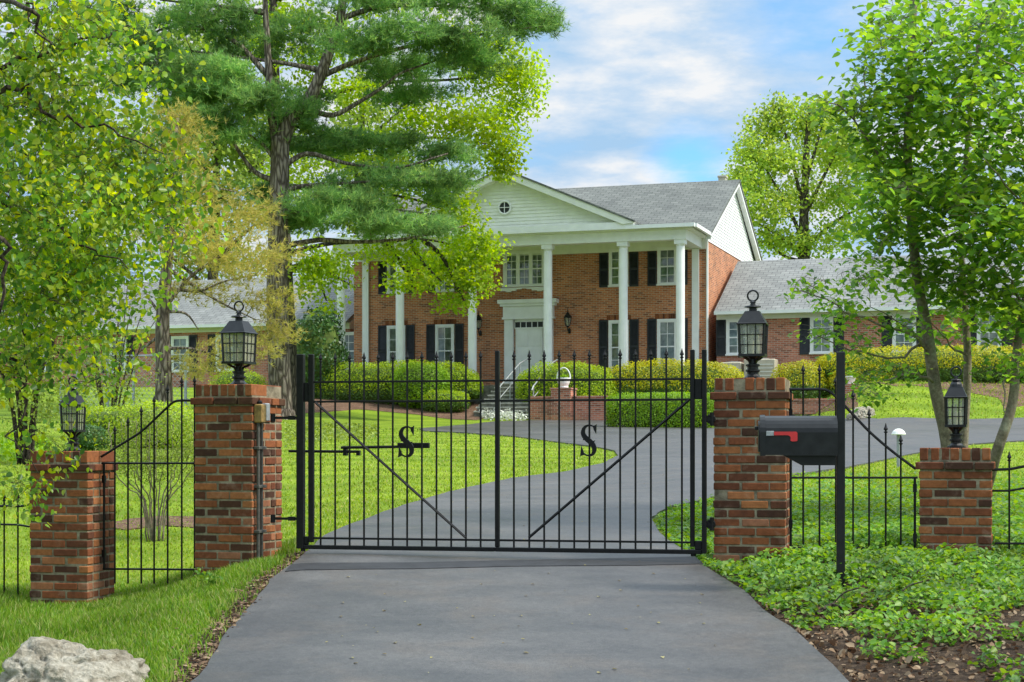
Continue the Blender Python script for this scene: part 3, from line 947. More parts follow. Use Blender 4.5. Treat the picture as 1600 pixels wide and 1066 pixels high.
fence_panel('iron fence panel with a sagging top rail right of the far right pillar', (1550,12.2), (1720,12.0),
            [(1577,705),(1603,700),(1629,697),(1655,697),(1682,701),(1708,708)],
            [(1550,734),(1578,733),(1600,729),(1640,724),(1680,727),(1718,733)],
            [[(1550,767),(1577,767),(1600,763),(1640,759),(1718,766)],[(1554,849),(1718,851)]], [], 872)

# ------------------------------------------------------------------ mailbox
def mailbox():
    D = 11.0; x = (1313.5-800)/F*D
    ph = math.radians(7)
    f = Frame(x, D, gzf(x, D), ph)
    r = f.empty('mailbox'); tag(r, 'large black mailbox with a raised red flag on a square post', 'mailbox')
    U, Z = f.U, f.Z
    w = (1320-1307)/F*D/2
    MB().bbox(-w, w, -w, w, -.15, Z(1313,550), .004).build('post', M['mailbox'], r)
    yc = -.03
    x0, x1 = U(1192), -w-.002
    zb, zt = Z(1250,711), Z(1250,650)
    hw = .135; hs = (zt-zb)-hw*.82
    prof = [(yc-hw,zb),(yc-hw,zb+hs)]
    for i in range(1, 12):
        a = PI - PI*i/12; prof.append((yc+hw*math.cos(a), zb+hs+hw*.82*math.sin(a)))
    prof += [(yc+hw,zb+hs),(yc+hw,zb)]
    b = MB().prism(prof, 'x', x0, x1)
    b.build('body', M['mailbox'], r)
    big = [(yc+(p[0]-yc)*1.05, zb-.006+(p[1]-zb)*1.05) for p in prof]
    d = MB().prism(big, 'x', x0-.022, x0+.012)
    d.prism([(yc+(p[0]-yc)*.8, zb+.02+(p[1]-zb)*.8) for p in prof], 'x', x0-.032, x0-.021)
    do = d.build('door', M['mailbox'], r)
    h = MB().bbox(x0-.055, x0-.031, yc-.03, yc+.03, zb+.165, zb+.19, .004); h.build('handle', M['mailbox'], do)
    br = MB().prism([(U(1223),Z(1223,711.5)),(U(1305),Z(1305,711.5)),(U(1305),Z(1305,727)),(U(1252),Z(1252,727))], 'y', yc-.07, yc+.07)
    br.build('bracket', M['mailbox'], r)
    ly = MB(); ly.box(U(1222), x1-.004, yc-hw-.004, yc-hw+.01, Z(1250,711.8), Z(1250,709)); ly.build('rim', M['mailbox'], r)
    fy = yc-hw-.008
    z1, z2, z3 = Z(1225,675), Z(1225,680.5), Z(1225,690)
    fl = MB().prism([(U(1208),z2),(U(1230),z2),(U(1233.5),Z(1225,683)),(U(1233.5),z3+.004),(U(1236),z3),(U(1241),z3),(U(1244),z3+.004),(U(1244),Z(1225,677)),(U(1242),z1),(U(1208),z1)], 'y', fy-.006, fy)
    fl.build('flag', M['red'], r)
    MB().bbox(U(1196), U(1208), fy-.005, fy+.006, z2-.004, z1+.004, .002).build('flag_pivot', M['grey_metal'], r)
mailbox()
# ------------------------------------------------------------------ the house
HP = math.radians(18)
HZ0 = 3.4
H = Frame(7.27, 62.0, HZ0, HP)
hz = lambda px, py, v=0.0: H.Z(px, py, v)
house = H.empty('brick_house'); tag(house, 'two storey brick house with white columned portico, grey roof and low side wings', 'house')
def part(name, mb, m, parent=None, smooth=False): return mb.build(name, m, parent or house, smooth)
W0, W1, DEP = -14.28, 0.0, 10.6
ZE = 9.68 - HZ0          # eave
ZF = 4.0 - HZ0           # porch floor
ZR = 12.5 - HZ0          # ridge
# main walls (a five-sided end profile: brick below, siding above)
ZS = 9.42 - HZ0
part('wall', MB().box(W0, W1, 0, DEP, -1.6, ZS), M['brick'])
def lap_gable(name, lo, hi, z0, apex_z, width_at, place, m, row=.115, proud=.022):
    """lapped boards filling a gable; width_at(z)->(a,b); place(a, off, z)->point"""
    mb = MB(); z = z0
    while z < apex_z-.02:
        zt = min(z+row, apex_z-.001)
        a0, b0 = width_at(z); a1, b1 = width_at(zt)
        q = [place(a0,-proud,z), place(b0,-proud,z), place(b1,0,zt), place(a1,0,zt), place(a0,0,z), place(b0,0,z)]
        mb.add(q, [(0,1,2,3),(4,5,1,0)]); z = zt
    return part(name, mb, m)
# right gable end
EV = .55
def wr(z):
    t = (z-ZS+.0)/(ZR-.08-ZS); t = min(max(t,0),1)
    c = DEP/2; h = (DEP/2+.02)*(1-t); return (c-h, c+h)
lap_gable('gable_siding', 0, DEP, ZS, ZR-.08, wr, lambda a, o, z: (W1-o+.004, a, z), M['white'])
part('gable_core', MB().prism([(0.02,ZS),(DEP-.02,ZS),(DEP/2,ZR-.14)], 'x', W0+.03, W1-.03), M['white'])
part('gable_siding', MB().prism([(0.0,ZS+.002),(DEP,ZS+.002),(DEP/2,ZR-.12)], 'x', W0, W0+.025), M['white'])
# main roof: two slabs
def slab(mb, x0, x1, ya, za, yb, zb, t):
    mb.add([(x0,ya,za),(x1,ya,za),(x1,yb,zb),(x0,yb,zb),(x0,ya,za-t),(x1,ya,za-t),(x1,yb,zb-t),(x0,yb,zb-t)],
           [(0,1,2,3),(7,6,5,4),(0,4,5,1),(1,5,6,2),(2,6,7,3),(3,7,4,0)])
rb = MB(); RO = .28
slab(rb, W0-RO, W1+RO, -EV, ZE, DEP/2, ZR, .10)
slab(rb, W0-RO, W1+RO, DEP/2+.001, ZR, DEP+EV, ZE, .10)
roof = part('roof', rb, M['shingle'])
vent = MB().lathe([(.06,0),(.06,.45),(.075,.46),(.075,.5)], (-1.2, 7.6, ZR-1.25), 8); 
ch = MB(); ch.bbox(-.80,-.50,6.3,6.7,ZR-1.0,ZR+.34,.01); ch.bbox(-.83,-.47,6.27,6.73,ZR+.28,ZR+.37,.01); part('chimney', ch, M['beige'], roof)
# rake boards on the right gable
rk = MB()
for (ya, za, yb, zb) in ((-EV+.02, ZE-.11, DEP/2, ZR-.11), (DEP/2, ZR-.11, DEP+EV-.02, ZE-.11)):
    slab(rk, W1+.06, W1+RO-.03, ya, za, yb, zb, .16)
part('rake_board', rk, M['white'])
# portico
VP = -2.7; VF = VP-.28
zb0 = hz(1063, 375, VP)                        # underside of the beam
CU = [-13.64, -11.22, -8.32, -5.38, -2.53, -.43]
ba = MB()
ba.box(CU[0]-.24, CU[-1]+.24, VP-.20, VP+.20, zb0, zb0+.36)
ba.box(CU[-1]-.20, CU[-1]+.24, VP+.201, -.01, zb0, zb0+.36)
ba.box(CU[0]-.24, CU[0]+.20, VP+.201, -.01, zb0, zb0+.36)
for u in CU: ba.box(u-.25, u+.25, VP-.223, VP-.2005, zb0+.004, zb0+.355)
part('entablature', ba, M['white'])
so = MB().box(CU[0]-.55, CU[-1]+.50, VF-.10, -.012, zb0+.361, ZE-.12)
part('soffit', so, M['cream'])
rs_ = MB().box(CU[0]-.62, CU[-1]+.58, VF-.17, -EV+.1, ZE-.118, ZE-.03)
part('portico_roof', rs_, M['shingle'])
part('gutter', MB().box(-2.35, CU[-1]+.62, VF-.30, VF-.172, ZE-.14, ZE-.01), M['white'])
part('gutter', MB().box(CU[-1]+.582, CU[-1]+.70, VF-.171, -.3, ZE-.15, ZE-.02), M['white'])
part('gutter', MB().box(CU[0]-.66, -11.6, VF-.30, VF-.172, ZE-.14, ZE-.01), M['white'])
# frieze board under the upper windows' heads
part('frieze', MB().box(W0+.05, W1-.05, -.03, -.002, zb0-.03, zb0+.36), M['cream'])
def column(u, v, w, z0, z1):
    mb = MB(); h = w/2
    mb.box(u-h*1.28,u+h*1.28,v-h*1.28,v+h*1.28,z0,z0+.10)
    n = 16
    mb.lathe([(h*1.15,z0+.10),(h*1.15,z0+.16),(h,z0+.19),(h,z1-.26),(h*.96,z1-.22),(h*1.08,z1-.2),(h*1.08,z1-.16)], (u,v,0), n)
    mb.box(u-h*1.22,u+h*1.22,v-h*1.22,v+h*1.22,z1-.16,z1)
    return part('column', mb, M['white'])
for u in CU: column(u, VP, .32, ZF, zb0-.001)
for u in (-.43, -13.75):
    part('pilaster', MB().box(u-.13,u+.13,-.09,-.001,ZF,zb0-.031), M['white'])
dw = MB().tube([(W1+.02,-.14,ZE-.2),(W1+.02,-.09,ZE-.45),(W1+.02,-.08,-.9)], .045, 6); part('downspout', dw, M['white'])
# pediment
PC, PH = -6.97, 4.9
za = ZE+.02; zap = 11.83-HZ0
def wp(z):
    t = min(max((z-za)/(zap-.16-za),0),1); h = (PH-.15)*(1-t); return (PC-h, PC+h)
lap_gable('pediment_siding', 0, 0, za+.10, zap-.18, wp, lambda a, o, z: (a, VF+.06+o, z), M['cream'], .125)
part('pediment_core', MB().prism([(PC-PH+.5,za+.10),(PC+PH-.5,za+.10),(PC,zap-.4)], 'y', VF+.09, VF+.4), M['cream'])
part('pediment_base', MB().box(PC-PH-.05, PC+PH+.05, VF-.28, VF+.4, ZE-.135, za+.10), M['white'])
pr = MB(); rkb = MB()
for sg in (-1, 1):
    e = (PC+sg*(PH+.12), ZE+.0); a = (PC, zap+.0)
    dx, dz = a[0]-e[0], a[1]-e[1]; Ln = math.hypot(dx, dz); nx, nz = (-dz/Ln*sg*-1, abs(dx)/Ln)
    # roof plane running back into the main roof
    back = 4.6
    t = .07
    V_ = [(e[0],VF-.36,e[1]+.15),(a[0],VF-.36,a[1]+.15),(a[0],back,a[1]+.15),(e[0],-.4,e[1]+.15)]
    V2 = [(p[0],p[1],p[2]-t) for p in V_]
    f_ = [(0,1,2,3),(7,6,5,4),(0,4,5,1),(1,5,6,2),(2,6,7,3),(3,7,4,0)]
    if sg > 0: f_ = [tuple(reversed(q)) for q in f_]
    pr.add(V_+V2, f_)
    poly = [(e[0],e[1]+.078),(a[0]-sg*-.0,a[1]+.078),(a[0],a[1]-.17),(e[0]-sg*.45,e[1]+.03)]
    rkb.prism(poly if sg < 0 else poly[::-1], 'y', VF-.33, VF+.05)
part('pediment_roof', pr, M['shingle']); part('rake_moulding', rkb, M['cream'])
# round window in the pediment
rw = MB(); zc = hz(796, 324, VF); uc = PC
rw.torus((uc, VF+.02, zc), .235, .038, 'y', 28, 8); rwo = part('round_window', rw, M['white'])
pn = MB(); pn.prism([(uc+.21*math.cos(2*PI*i/24), zc+.21*math.sin(2*PI*i/24)) for i in range(24)], 'y', VF+.02, VF+.035); part('pane', pn, M['shutter'], rwo)
mt = MB(); mt.box(uc-.012,uc+.012,VF-.012,VF+.018,zc-.2,zc+.2); mt.box(uc-.2,uc+.2,VF-.010,VF+.019,zc-.012,zc+.012); part('muntin', mt, M['white'], rwo)

def window(u, z0, z1, w, v=0.0, nx=2, ny=4, n=1):
    """double-hung sash window standing on the wall plane y=v"""
    c = .085
    mb = MB()
    mb.box(u-w/2, u-w/2+c, v-.07, v-.001, z0, z1); mb.box(u+w/2-c, u+w/2, v-.07, v-.001, z0, z1)
    mb.box(u-w/2+c, u+w/2-c, v-.07, v-.001, z1-c, z1); mb.box(u-w/2-.03, u+w/2+.03, v-.10, v-.0015, z0-.06, z0)
    fr = part('window', mb, M['white'])
    x0, x1 = u-w/2+c, u+w/2-c
    part('curtain', MB().box(x0, x1, v-.014, v-.001, z0, z1-c), M['curtain'], fr)
    part('pane', MB().add([(x0,v-.03,z0),(x1,v-.03,z0),(x1,v-.03,z1-c),(x0,v-.03,z1-c)], [(0,1,2,3)]), M['glass'], fr)
    s = MB(); zm = (z0+z1-c)/2; wn = (x1-x0)/n
    for k in range(n):
        a, b = x0+k*wn, x0+(k+1)*wn
        t = .04 if n == 1 else .075
        s.box(a, a+t, v-.056, v-.031, z0, z1-c); s.box(b-t, b, v-.056, v-.031, z0, z1-c)
        s.box(a+t, b-t, v-.0555, v-.0312, z0, z0+.05); s.box(a+t, b-t, v-.0555, v-.0312, z1-c-.045, z1-c); s.box(a+t, b-t, v-.0553, v-.0314, zm-.025, zm+.025)
        for i in range(1, nx):
            x = a+t+(b-a-2*t)*i/nx; s.box(x-.011, x+.011, v-.047, v-.0316, z0+.05, z1-c-.045)
        for j in range(1, ny):
            if j*2 == ny: continue
            z = z0+(z1-c-z0)*j/ny; s.box(a+t, b-t, v-.046, v-.0318, z-.011, z+.011)
    part('sash', s, M['white'], fr)
    return fr
def shutter(u, z0, z1, w=.35, v=0.0):
    mb = MB(); t = .05
    mb.box(u-w/2,u-w/2+t,v-.045,v-.002,z0,z1); mb.box(u+w/2-t,u+w/2,v-.045,v-.002,z0,z1)
    zm = (z0+z1)/2
    for a, b in ((z0,z0+.07),(zm-.04,zm+.04),(z1-.07,z1)): mb.box(u-w/2+t,u+w/2-t,v-.045,v-.002,a,b)
    z = z0+.075
    while z < z1-.08:
        if abs(z-zm) > .055:
            mb.add([(u-w/2+t,v-.034,z),(u+w/2-t,v-.034,z),(u+w/2-t,v-.012,z+.045),(u-w/2+t,v-.012,z+.045)], [(0,1,2,3)])
        z += .04
    mb.box(u-w/2+t,u+w/2-t,v-.008,v-.003,z0+.07,z1-.07)
    return part('shutter', mb, M['shutter'])
zU1, zU0 = hz(967,389)-.0, hz(967,446)
zL1, zL0 = hz(945,501), 4.55-HZ0
def lintel(u, z, w, v=0.0):
    mb = MB(); n = int(w/.072)
    for i in range(n):
        x = u-w/2+i*w/n; mb.box(x+.004, x+w/n-.004, v-.014, v-.0005, z+.003, z+.2)
    part('lintel', mb, M['pillar'])
for uw in (-3.386, -1.505, -10.4, -12.45):
    window(uw, zU0, zU1, .76); window(uw, zL0, zL1, .78, ny=4); lintel(uw, zL1, .95)
    for sg in (-1, 1):
        shutter(uw+sg*(.39+.20), zU0-.06, zb0-.045); shutter(uw+sg*(.40+.20), zL0-.06, zL1+.02)
# triple window over the door
window(-7.13, hz(820,446), hz(820,392), 1.72, n=3, nx=2, ny=4)
cn = MB()
for i in range(9):
    a = -7.13-.95+i*1.9/9; b = a+1.9/9; d = .10+.06*math.sin(PI*(i+.5)/9*3)
    cn.box(a, b, -.12+(i%2)*.002, -.001, hz(820,447)-.06-d, hz(820,447)-.061)
part('window_cornice', cn, M['white'])
# front door with its surround
UD = -6.93; zc1, zc0 = hz(827,469), hz(827,479)
ds = MB()
ds.box(UD-1.18,UD+1.18,-.42,-.001,zc0+.10,zc1); ds.box(UD-1.10,UD+1.10,-.34,-.001,zc0,zc0+.10)
ds.box(UD-1.0,UD+1.0,-.26,-.001,zc0-.42,zc0); ds.box(UD-1.04,UD+1.04,-.28,-.001,zc0-.50,zc0-.42)
for sg in (-1,1):
    a, b = sorted((UD+sg*.62, UD+sg*.96)); ds.box(a,b,-.22,-.001,ZF+.15,zc0-.50); ds.box(a-.03,b+.03,-.25,-.001,ZF+.0,ZF+.15)
part('door_surround', ds, M['white'])
zt = hz(830,513)
dp = MB(); dp.box(UD-.55,UD+.55,-.07,-.001,ZF+.02,zt-.02)
for (a,b,c_,d) in ((-.45,-.05,.15,.75),(.05,.45,.15,.75),(-.45,-.05,.9,1.5),(.05,.45,.9,1.5),(-.45,-.05,1.62,2.1),(.05,.45,1.62,2.1)):
    dp.box(UD+a,UD+b,-.09,-.0705,ZF+c_,ZF+d)
door = part('door', dp, M['white'])
hb = MB().lathe([(.03,0),(.045,.02),(.045,.05),(.02,.07)], (UD+.47,-.10,ZF+1.0), 8); part('handle', hb, M['brass'], door)
tr = MB().box(UD-.58,UD+.58,-.10,-.001,zt-.02,zt+.03); tr.box(UD-.58,UD+.58,-.10,-.001,zt+.24,zt+.34)
for i in range(6):
    x = UD-.575+i*1.15/5; tr.box(x-.012,x+.012,-.09,-.001,zt+.03,zt+.24)
tro = part('transom', tr, M['white']); part('pane', MB().box(UD-.57,UD+.57,-.05,-.04,zt+.03,zt+.24), M['shutter'], tro)
# porch floor and wide stone steps
part('porch_floor', MB().box(W0+.1, .1, VF-.35, -.002, -1.4, ZF), M['stone'])
su0, su1 = H.U(742, -6.5), H.U(838, -6.5)
st = MB(); ns = 8
gz0 = gzf(H.w(su0,-6.6).x, H.w(su0,-6.6).y)-HZ0
for i in range(ns):
    z1 = gz0 + (ZF-gz0)*(i+1)/ns - .005
    v0 = -6.6 + i*.38
    st.box(su0, su1, v0, v0+.4 if i < ns-1 else VF-.352, gz0-.3, z1)
part('steps', st, M['stone'])
for i in range(ns):
    z1 = gz0 + (ZF-gz0)*(i+1)/ns - .005
    v0 = -6.6 + i*.38
    part('tread', MB().bbox(su0-.02, su1+.02, v0-.035, v0+.375 if i < ns-1 else VF-.352, z1+.001, z1+.05, .008), M['tread'])
def railing(u):
    mb = MB(); pts = []
    for i in (0, 3, 6):
        v = -6.45+i*.38; z = gz0 + (ZF-gz0)*(i+1)/ns
        mb.tube([(u,v,z),(u,v,z+.9)], .022, 6); pts.append((u,v,z+.9))
    mb.tube([(u,pts[0][1]-.2,pts[0][2]-.15)]+pts+[(u,VF-.4,ZF+.92)], .026, 6)
    mb.tube([(p[0],p[1],p[2]-.4) for p in pts], .018, 6)
    part('handrail', mb, M['grey_metal'])
railing(su0+.9); railing(su1-.12)

# side wings
def wing(x0, x1, ridge_v=4.8, vf=.3, ze=6.76-HZ0, zr=9.15-HZ0, dep=9.2, hip=None):
    part('wing_wall', MB().box(x0, x1, vf, vf+dep, -1.6, ze-.28), M['brick_pink'])
    part('wing_frieze', MB().box(x0+.0, x1+.0, vf-.05, vf+dep+.05, ze-.279, ze-.03), M['cream'])
    r_ = MB()
    slab(r_, x0-.02, x1+.02, vf-.42, ze, ridge_v, zr, .09); slab(r_, x0-.02, x1+.02, ridge_v+.001, zr, vf+dep+.42, ze, .09)
    part('wing_roof', r_, M['shingle_pale'])
    part('wing_gable', MB().prism([(vf+.05,ze-.05),(vf+dep-.05,ze-.05),(ridge_v,zr-.12)], 'x', x0+.02, x1-.02), M['white'])
    part('gutter', MB().box(x0, x1, vf-.54, vf-.425, ze-.12, ze-.0), M['white'])
wing(W1+.30, W1+19.0); wing(-38.0, W0-.30)
vW = .3
for px in (1152.5, 1284, 1413, 1545.5, 1680):
    u = H.U(px, vW); z1 = hz(1284, 495, vW); z0 = hz(1284, 551, vW)
    window(u, z0, z1, .84, vW)
    for sg in (-1,1): shutter(u+sg*(.42+.20), z0-.06, z1+.03, .37, vW)
for px in (545.5, 352, 282, 185, 60):
    u = H.U(px, vW)
    window(u, 4.9-HZ0, 6.35-HZ0, .82, vW)
    if px < 500:
        for sg in (-1,1): shutter(u+sg*(.41+.20), 4.85-HZ0, 6.38-HZ0, .36, vW)
# lanterns on the front wall
def wall_lantern(label, px, py):
    u = H.U(px); z = hz(px, py)
    r = H.empty('wall_lantern', u, -.02, z); tag(r, label, 'lantern', 'wall lanterns beside the front door')
    b = MB(); b.prism([(-.05,-.52),(.05,-.52),(.05,-.36),(0,-.30),(-.05,-.36)], 'y', -.03, .018)
    b.tube(catmull([(0,-.03,-.44),(0,-.14,-.46),(0,-.24,-.40),(0,-.24,-.30)],4), .016, 6); b.build('bracket', M['lamp_iron'], r)
    c = MB(); c.lathe([(.03,-.30),(.06,-.27),(.09,-.24)], (0,-.24,0), 6)
    for i in range(6):
        a = 2*PI*i/6; c.tube([(.085*math.cos(a),-.24+.085*math.sin(a),-.25),(.145*math.cos(a),-.24+.145*math.sin(a),.07)], .011, 4)
    c.torus((0,-.24,.07), .145, .014, 'z', 18, 6); c.build('cage', M['lamp_iron'], r)
    g = MB(); g.lathe([(.08,-.24),(.137,.065)], (0,-.24,0), 6); g.build('glass', M['lampglass'], r)
    MB().lathe([(.03,-.22),(.035,-.10),(.01,-.02)], (0,-.24,0), 8).build('bulb', M['candle'], r)
    t = MB(); t.lathe([(.165,.075),(.15,.10),(.09,.19),(.06,.21),(.07,.23),(.03,.27),(.012,.30),(.02,.34),(.004,.45)], (0,-.24,0), 10); t.build('roof', M['lamp_iron'], r)
wall_lantern('black wall lantern left of the front door', 751, 504)
wall_lantern('black wall lantern right of the front door, between two columns', 890, 500)

# ------------------------------------------------------------------ clipped shrubs
def superell(n, rs, half, ex):
    d = rs.normal(size=(n,3)); d = unit(d)
    a = np.abs(d)
    k = (a[:,0]**ex + a[:,1]**ex + a[:,2]**ex)**(-1/ex)
    p = d*k[:,None]
    g = np.sign(d)*np.abs(p)**(ex-1); g = unit(g/np.array(half)[None,:])
    return p*np.array(half)[None,:], g
def hedge(name, label, cat, c, half, phi, leaf, n, size, ex=4, group=None, seed=0, lump=.12, top=None, old=None):
    """c: centre of the foot"""
    rs = np.random.RandomState(seed+100)
    root = empty(name, c, -phi); tag(root, label, cat, group)
    half = np.array(half, float)
    hz_ = np.array([half[0], half[1], half[2]])
    p, g = superell(n, rs, hz_, ex)
    off = np.array([0,0,half[2]*(1.0)])
    lumps = np.array([mnoise.noise(Vector((q[0]*1.1+seed*3.1, q[1]*1.1, q[2]*1.6)))+.5*mnoise.noise(Vector((q[0]*3.1, q[1]*3.1+seed, q[2]*3.5))) for q in p])
    depth = rs.uniform(-.22, .05, n)
    P_ = p + g*(lumps*lump + depth*min(1, half[2]))[:,None] + off
    keep = P_[:,2] > .02
    P_, g = P_[keep], g[keep]
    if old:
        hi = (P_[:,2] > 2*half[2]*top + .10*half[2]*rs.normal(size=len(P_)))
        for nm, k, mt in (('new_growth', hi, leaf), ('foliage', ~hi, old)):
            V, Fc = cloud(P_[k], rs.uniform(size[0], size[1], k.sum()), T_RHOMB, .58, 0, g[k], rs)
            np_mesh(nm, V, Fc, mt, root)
    else:
        V, Fc = cloud(P_, rs.uniform(size[0], size[1], len(P_)), T_RHOMB, .58, 0, g, rs)
        np_mesh('foliage', V, Fc, leaf, root)
    q = MB(); nn = 14; mm = 20; vs = []; fs = []
    for i in range(nn+1):
        t = PI*i/nn
        for j in range(mm):
            a = 2*PI*j/mm
            d = np.array([math.sin(t)*math.cos(a), math.sin(t)*math.sin(a), math.cos(t)])
            k = (np.abs(d)**ex).sum()**(-1/ex)
            w_ = d*k*(hz_-np.minimum(.20, hz_*.22)) + off
            vs.append((w_[0], w_[1], max(0.0, w_[2])))
    for i in range(nn):
        for j in range(mm):
            fs.append((i*mm+j, (i+1)*mm+j, (i+1)*mm+(j+1)%mm, i*mm+(j+1)%mm))
    q.add(vs, fs); q.build('inner_branches', M['hedge_core'], root, True)
    return root
def hedge_px(name, label, cat, x0, x1, yt, yb, D, dep, leaf, n, size, **kw):
    cx = ((x0+x1)/2-800)/F*D
    zb = min(EYE+(YH-yb)/F*D, gzf(cx, D)-.03); zt = EYE+(YH-yt)/F*D
    w = (x1-x0)/F*D/2
    return hedge(name, label, cat, (cx, D, zb), (w, dep/2, (zt-zb)/2), HP, leaf, n, size, **kw)
S = (.045,.085)
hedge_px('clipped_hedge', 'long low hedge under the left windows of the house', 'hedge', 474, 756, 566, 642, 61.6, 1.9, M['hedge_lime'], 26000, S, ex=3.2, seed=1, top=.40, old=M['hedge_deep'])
hedge_px('round_shrub', 'green globe shrub in front of the long left hedge', 'shrub', 610, 708, 568, 640, 60.2, 1.5, M['hedge_green'], 10000, S, ex=2.4, seed=2)
hedge_px('box_shrub', 'small lime box shrub on mulch left of the steps', 'shrub', 660, 735, 612, 645, 59.3, 1.1, M['hedge_lime'], 5600, (.035,.07), ex=3, seed=3, top=.5, old=M['hedge_deep'])
hedge_px('clipped_hedge', 'bright hedge behind the white basket planter', 'hedge', 804, 962, 568, 636, 58.5, 1.9, M['hedge_lime'], 15000, S, ex=2.8, seed=4)
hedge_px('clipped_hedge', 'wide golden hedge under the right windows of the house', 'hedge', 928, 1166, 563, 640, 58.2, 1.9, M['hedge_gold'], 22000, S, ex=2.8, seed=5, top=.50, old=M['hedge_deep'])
hedge_px('clipped_hedge', 'square clipped hedge at the edge of the driveway', 'hedge', 951, 1124, 615, 673, 48.3, 1.5, M['hedge_green'], 19000, (.035,.07), ex=7, seed=6, lump=.05)
hedge_px('round_shrub', 'rounded golden shrub behind the right gate pillar', 'shrub', 1204, 1290, 567, 650, 58.4, 1.6, M['hedge_gold'], 9000, S, ex=2.6, seed=7, top=.55, old=M['hedge_deep'])
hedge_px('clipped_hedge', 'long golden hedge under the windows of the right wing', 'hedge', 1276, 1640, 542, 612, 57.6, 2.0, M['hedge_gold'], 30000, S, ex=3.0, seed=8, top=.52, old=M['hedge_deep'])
hedge_px('clipped_hedge', 'low golden hedge above the right brick garden wall', 'hedge', 1290, 1400, 572, 640, 57.7, 1.1, M['hedge_gold'], 9000, S, ex=2.6, seed=18, top=.5, old=M['hedge_deep'])
hedge_px('clipped_hedge', 'low lime hedge beneath the left wing beside the pine', 'hedge', 330, 416, 577, 640, 64, 1.8, M['hedge_lime'], 4500, S, ex=3, seed=9)
hedge_px('clipped_hedge', 'lime hedge behind the left fence panel', 'hedge', 118, 312, 634, 706, 34, 1.4, M['hedge_lime'], 9000, (.035,.07), ex=4, seed=10)
hedge_px('dark_shrub', 'small dark shrub at the foot of the left lime hedge', 'shrub', 112, 166, 664, 706, 32.6, .6, M['hedge_dark'], 2200, (.03,.06), ex=2.5, seed=11)
hedge_px('evergreen_shrub', 'tall dark evergreen between the pine trunk and the house', 'shrub', 452, 540, 478, 625, 62.5, 2.2, M['hedge_dark'], 6500, (.08,.16), ex=2.0, seed=12, lump=.5)

# ------------------------------------------------------------------ garden things by the house
def gbox(mb, px0, px1, yt, yb, D, dep, phi=HP):
    pass
def garden_wall(label, px0, px1, yt, D0, v0, dep, pier=None):
    """brick wall parallel to the house front"""
    u0, u1 = H.U(px0, v0), H.U(px1, v0)
    c = H.w((u0+u1)/2, v0); zb = gzf(c.x, c.y)-.15
    r = H.empty('brick_garden_wall', (u0+u1)/2, v0, zb-HZ0); tag(r, label, 'garden wall', 'low brick garden walls')
    hw = (u1-u0)/2; zt = EYE+(YH-yt)/F*c.y - zb
    MB().box(-hw, hw, 0, dep, 0, zt-.075).build('wall', M['brick_pink'], r)
    MB().bbox(-hw-.02, hw+.02, -.03, dep+.03, zt-.074, zt, .008).build('coping', M['brick_pink'], r)
    if pier:
        a, b, py = pier
        ua, ub = H.U(a, v0)-(u0+u1)/2, H.U(b, v0)-(u0+u1)/2
        zp = EYE+(YH-py)/F*c.y - zb
        p = MB().box(ua, ub, -.10, -.10+(ub-ua), 0, zp-.06); p.bbox(ua-.03, ub+.03, -.13, -.07+(ub-ua), zp-.059, zp, .006)
        p.build('pier', M['brick_pink'], r)
        w = H.w((u0+u1)/2+(ua+ub)/2, v0-.10+(ub-ua)/2, 0); return (w.x, w.y, zb+zp)
    return None
pt1 = garden_wall('brick garden wall with a raised pier right of the front steps', 828, 956, 619, 57, -7.0, .5, (862, 893, 606))
pt2 = garden_wall('brick garden wall with an end pier behind the right fence panel', 1226, 1342, 623, 57, -4.2, .4, (1318, 1340, 601))
def basket(loc):
    r = empty('basket_planter', loc, -HP); tag(r, 'white stone basket planter with an arched handle on a brick pier', 'planter')
    b = MB(); b.lathe([(.16,0),(.17,.03),(.15,.06),(.20,.16),(.235,.30),(.25,.31),(.25,.35),(.22,.35),(.20,.28)], n=16); b.build('bowl', M['white'], r, False)
    pts = [(.235*math.cos(a), 0, .33+.36*math.sin(a)) for a in np.linspace(0, PI, 17)]
    MB().tube(pts, .024, 8).build('handle', M['white'], r)
    C = in_ell(160, (0,0,.36), (.19,.19,.10)); V, Fc = cloud(C, RS.uniform(.04,.08,len(C)), T_RHOMB, .5)
    np_mesh('plant', V, Fc, M['hedge_green'], r)
basket(pt1)
def urn(loc):
    r = empty('white_pot', loc); tag(r, 'small white pot on the end pier of the right garden wall', 'pot')
    MB().lathe([(.10,0),(.12,.03),(.10,.06),(.16,.2),(.19,.24),(.19,.28),(.16,.28),(.14,.24)], n=14).build('bowl', M['white'], r)
    C = in_ell(120, (0,0,.36), (.16,.16,.14)); V, Fc = cloud(C, RS.uniform(.04,.08,len(C)), T_RHOMB, .5)
    np_mesh('plant', V, Fc, M['hedge_green'], r)
urn(pt2)
def mushroom(label, px, py_top, py_foot, D, R):
    x = (px-800)/F*D; zf = EYE+(YH-py_foot)/F*D; h = (py_foot-py_top)/F*D
    r = empty('path_light', (x, D, zf)); tag(r, label, 'garden light', 'mushroom garden lights')
    MB().lathe([(.03,0),(.03,h-R*.8)], n=8).build('post', M['grey_metal'], r)
    MB().lathe([(R*.95,h-R*.85),(R,h-R*.75),(R*.8,h-R*.35),(R*.45,h-R*.08),(.02,h)], n=14).build('cap', M['cream'], r)
mushroom('white mushroom garden light in front of the golden hedge', 1062.5, 594.5, 640, 57.6, .17)
mushroom('pale mushroom garden light beside the side driveway', 1404, 670, 742, 25.0, .11)
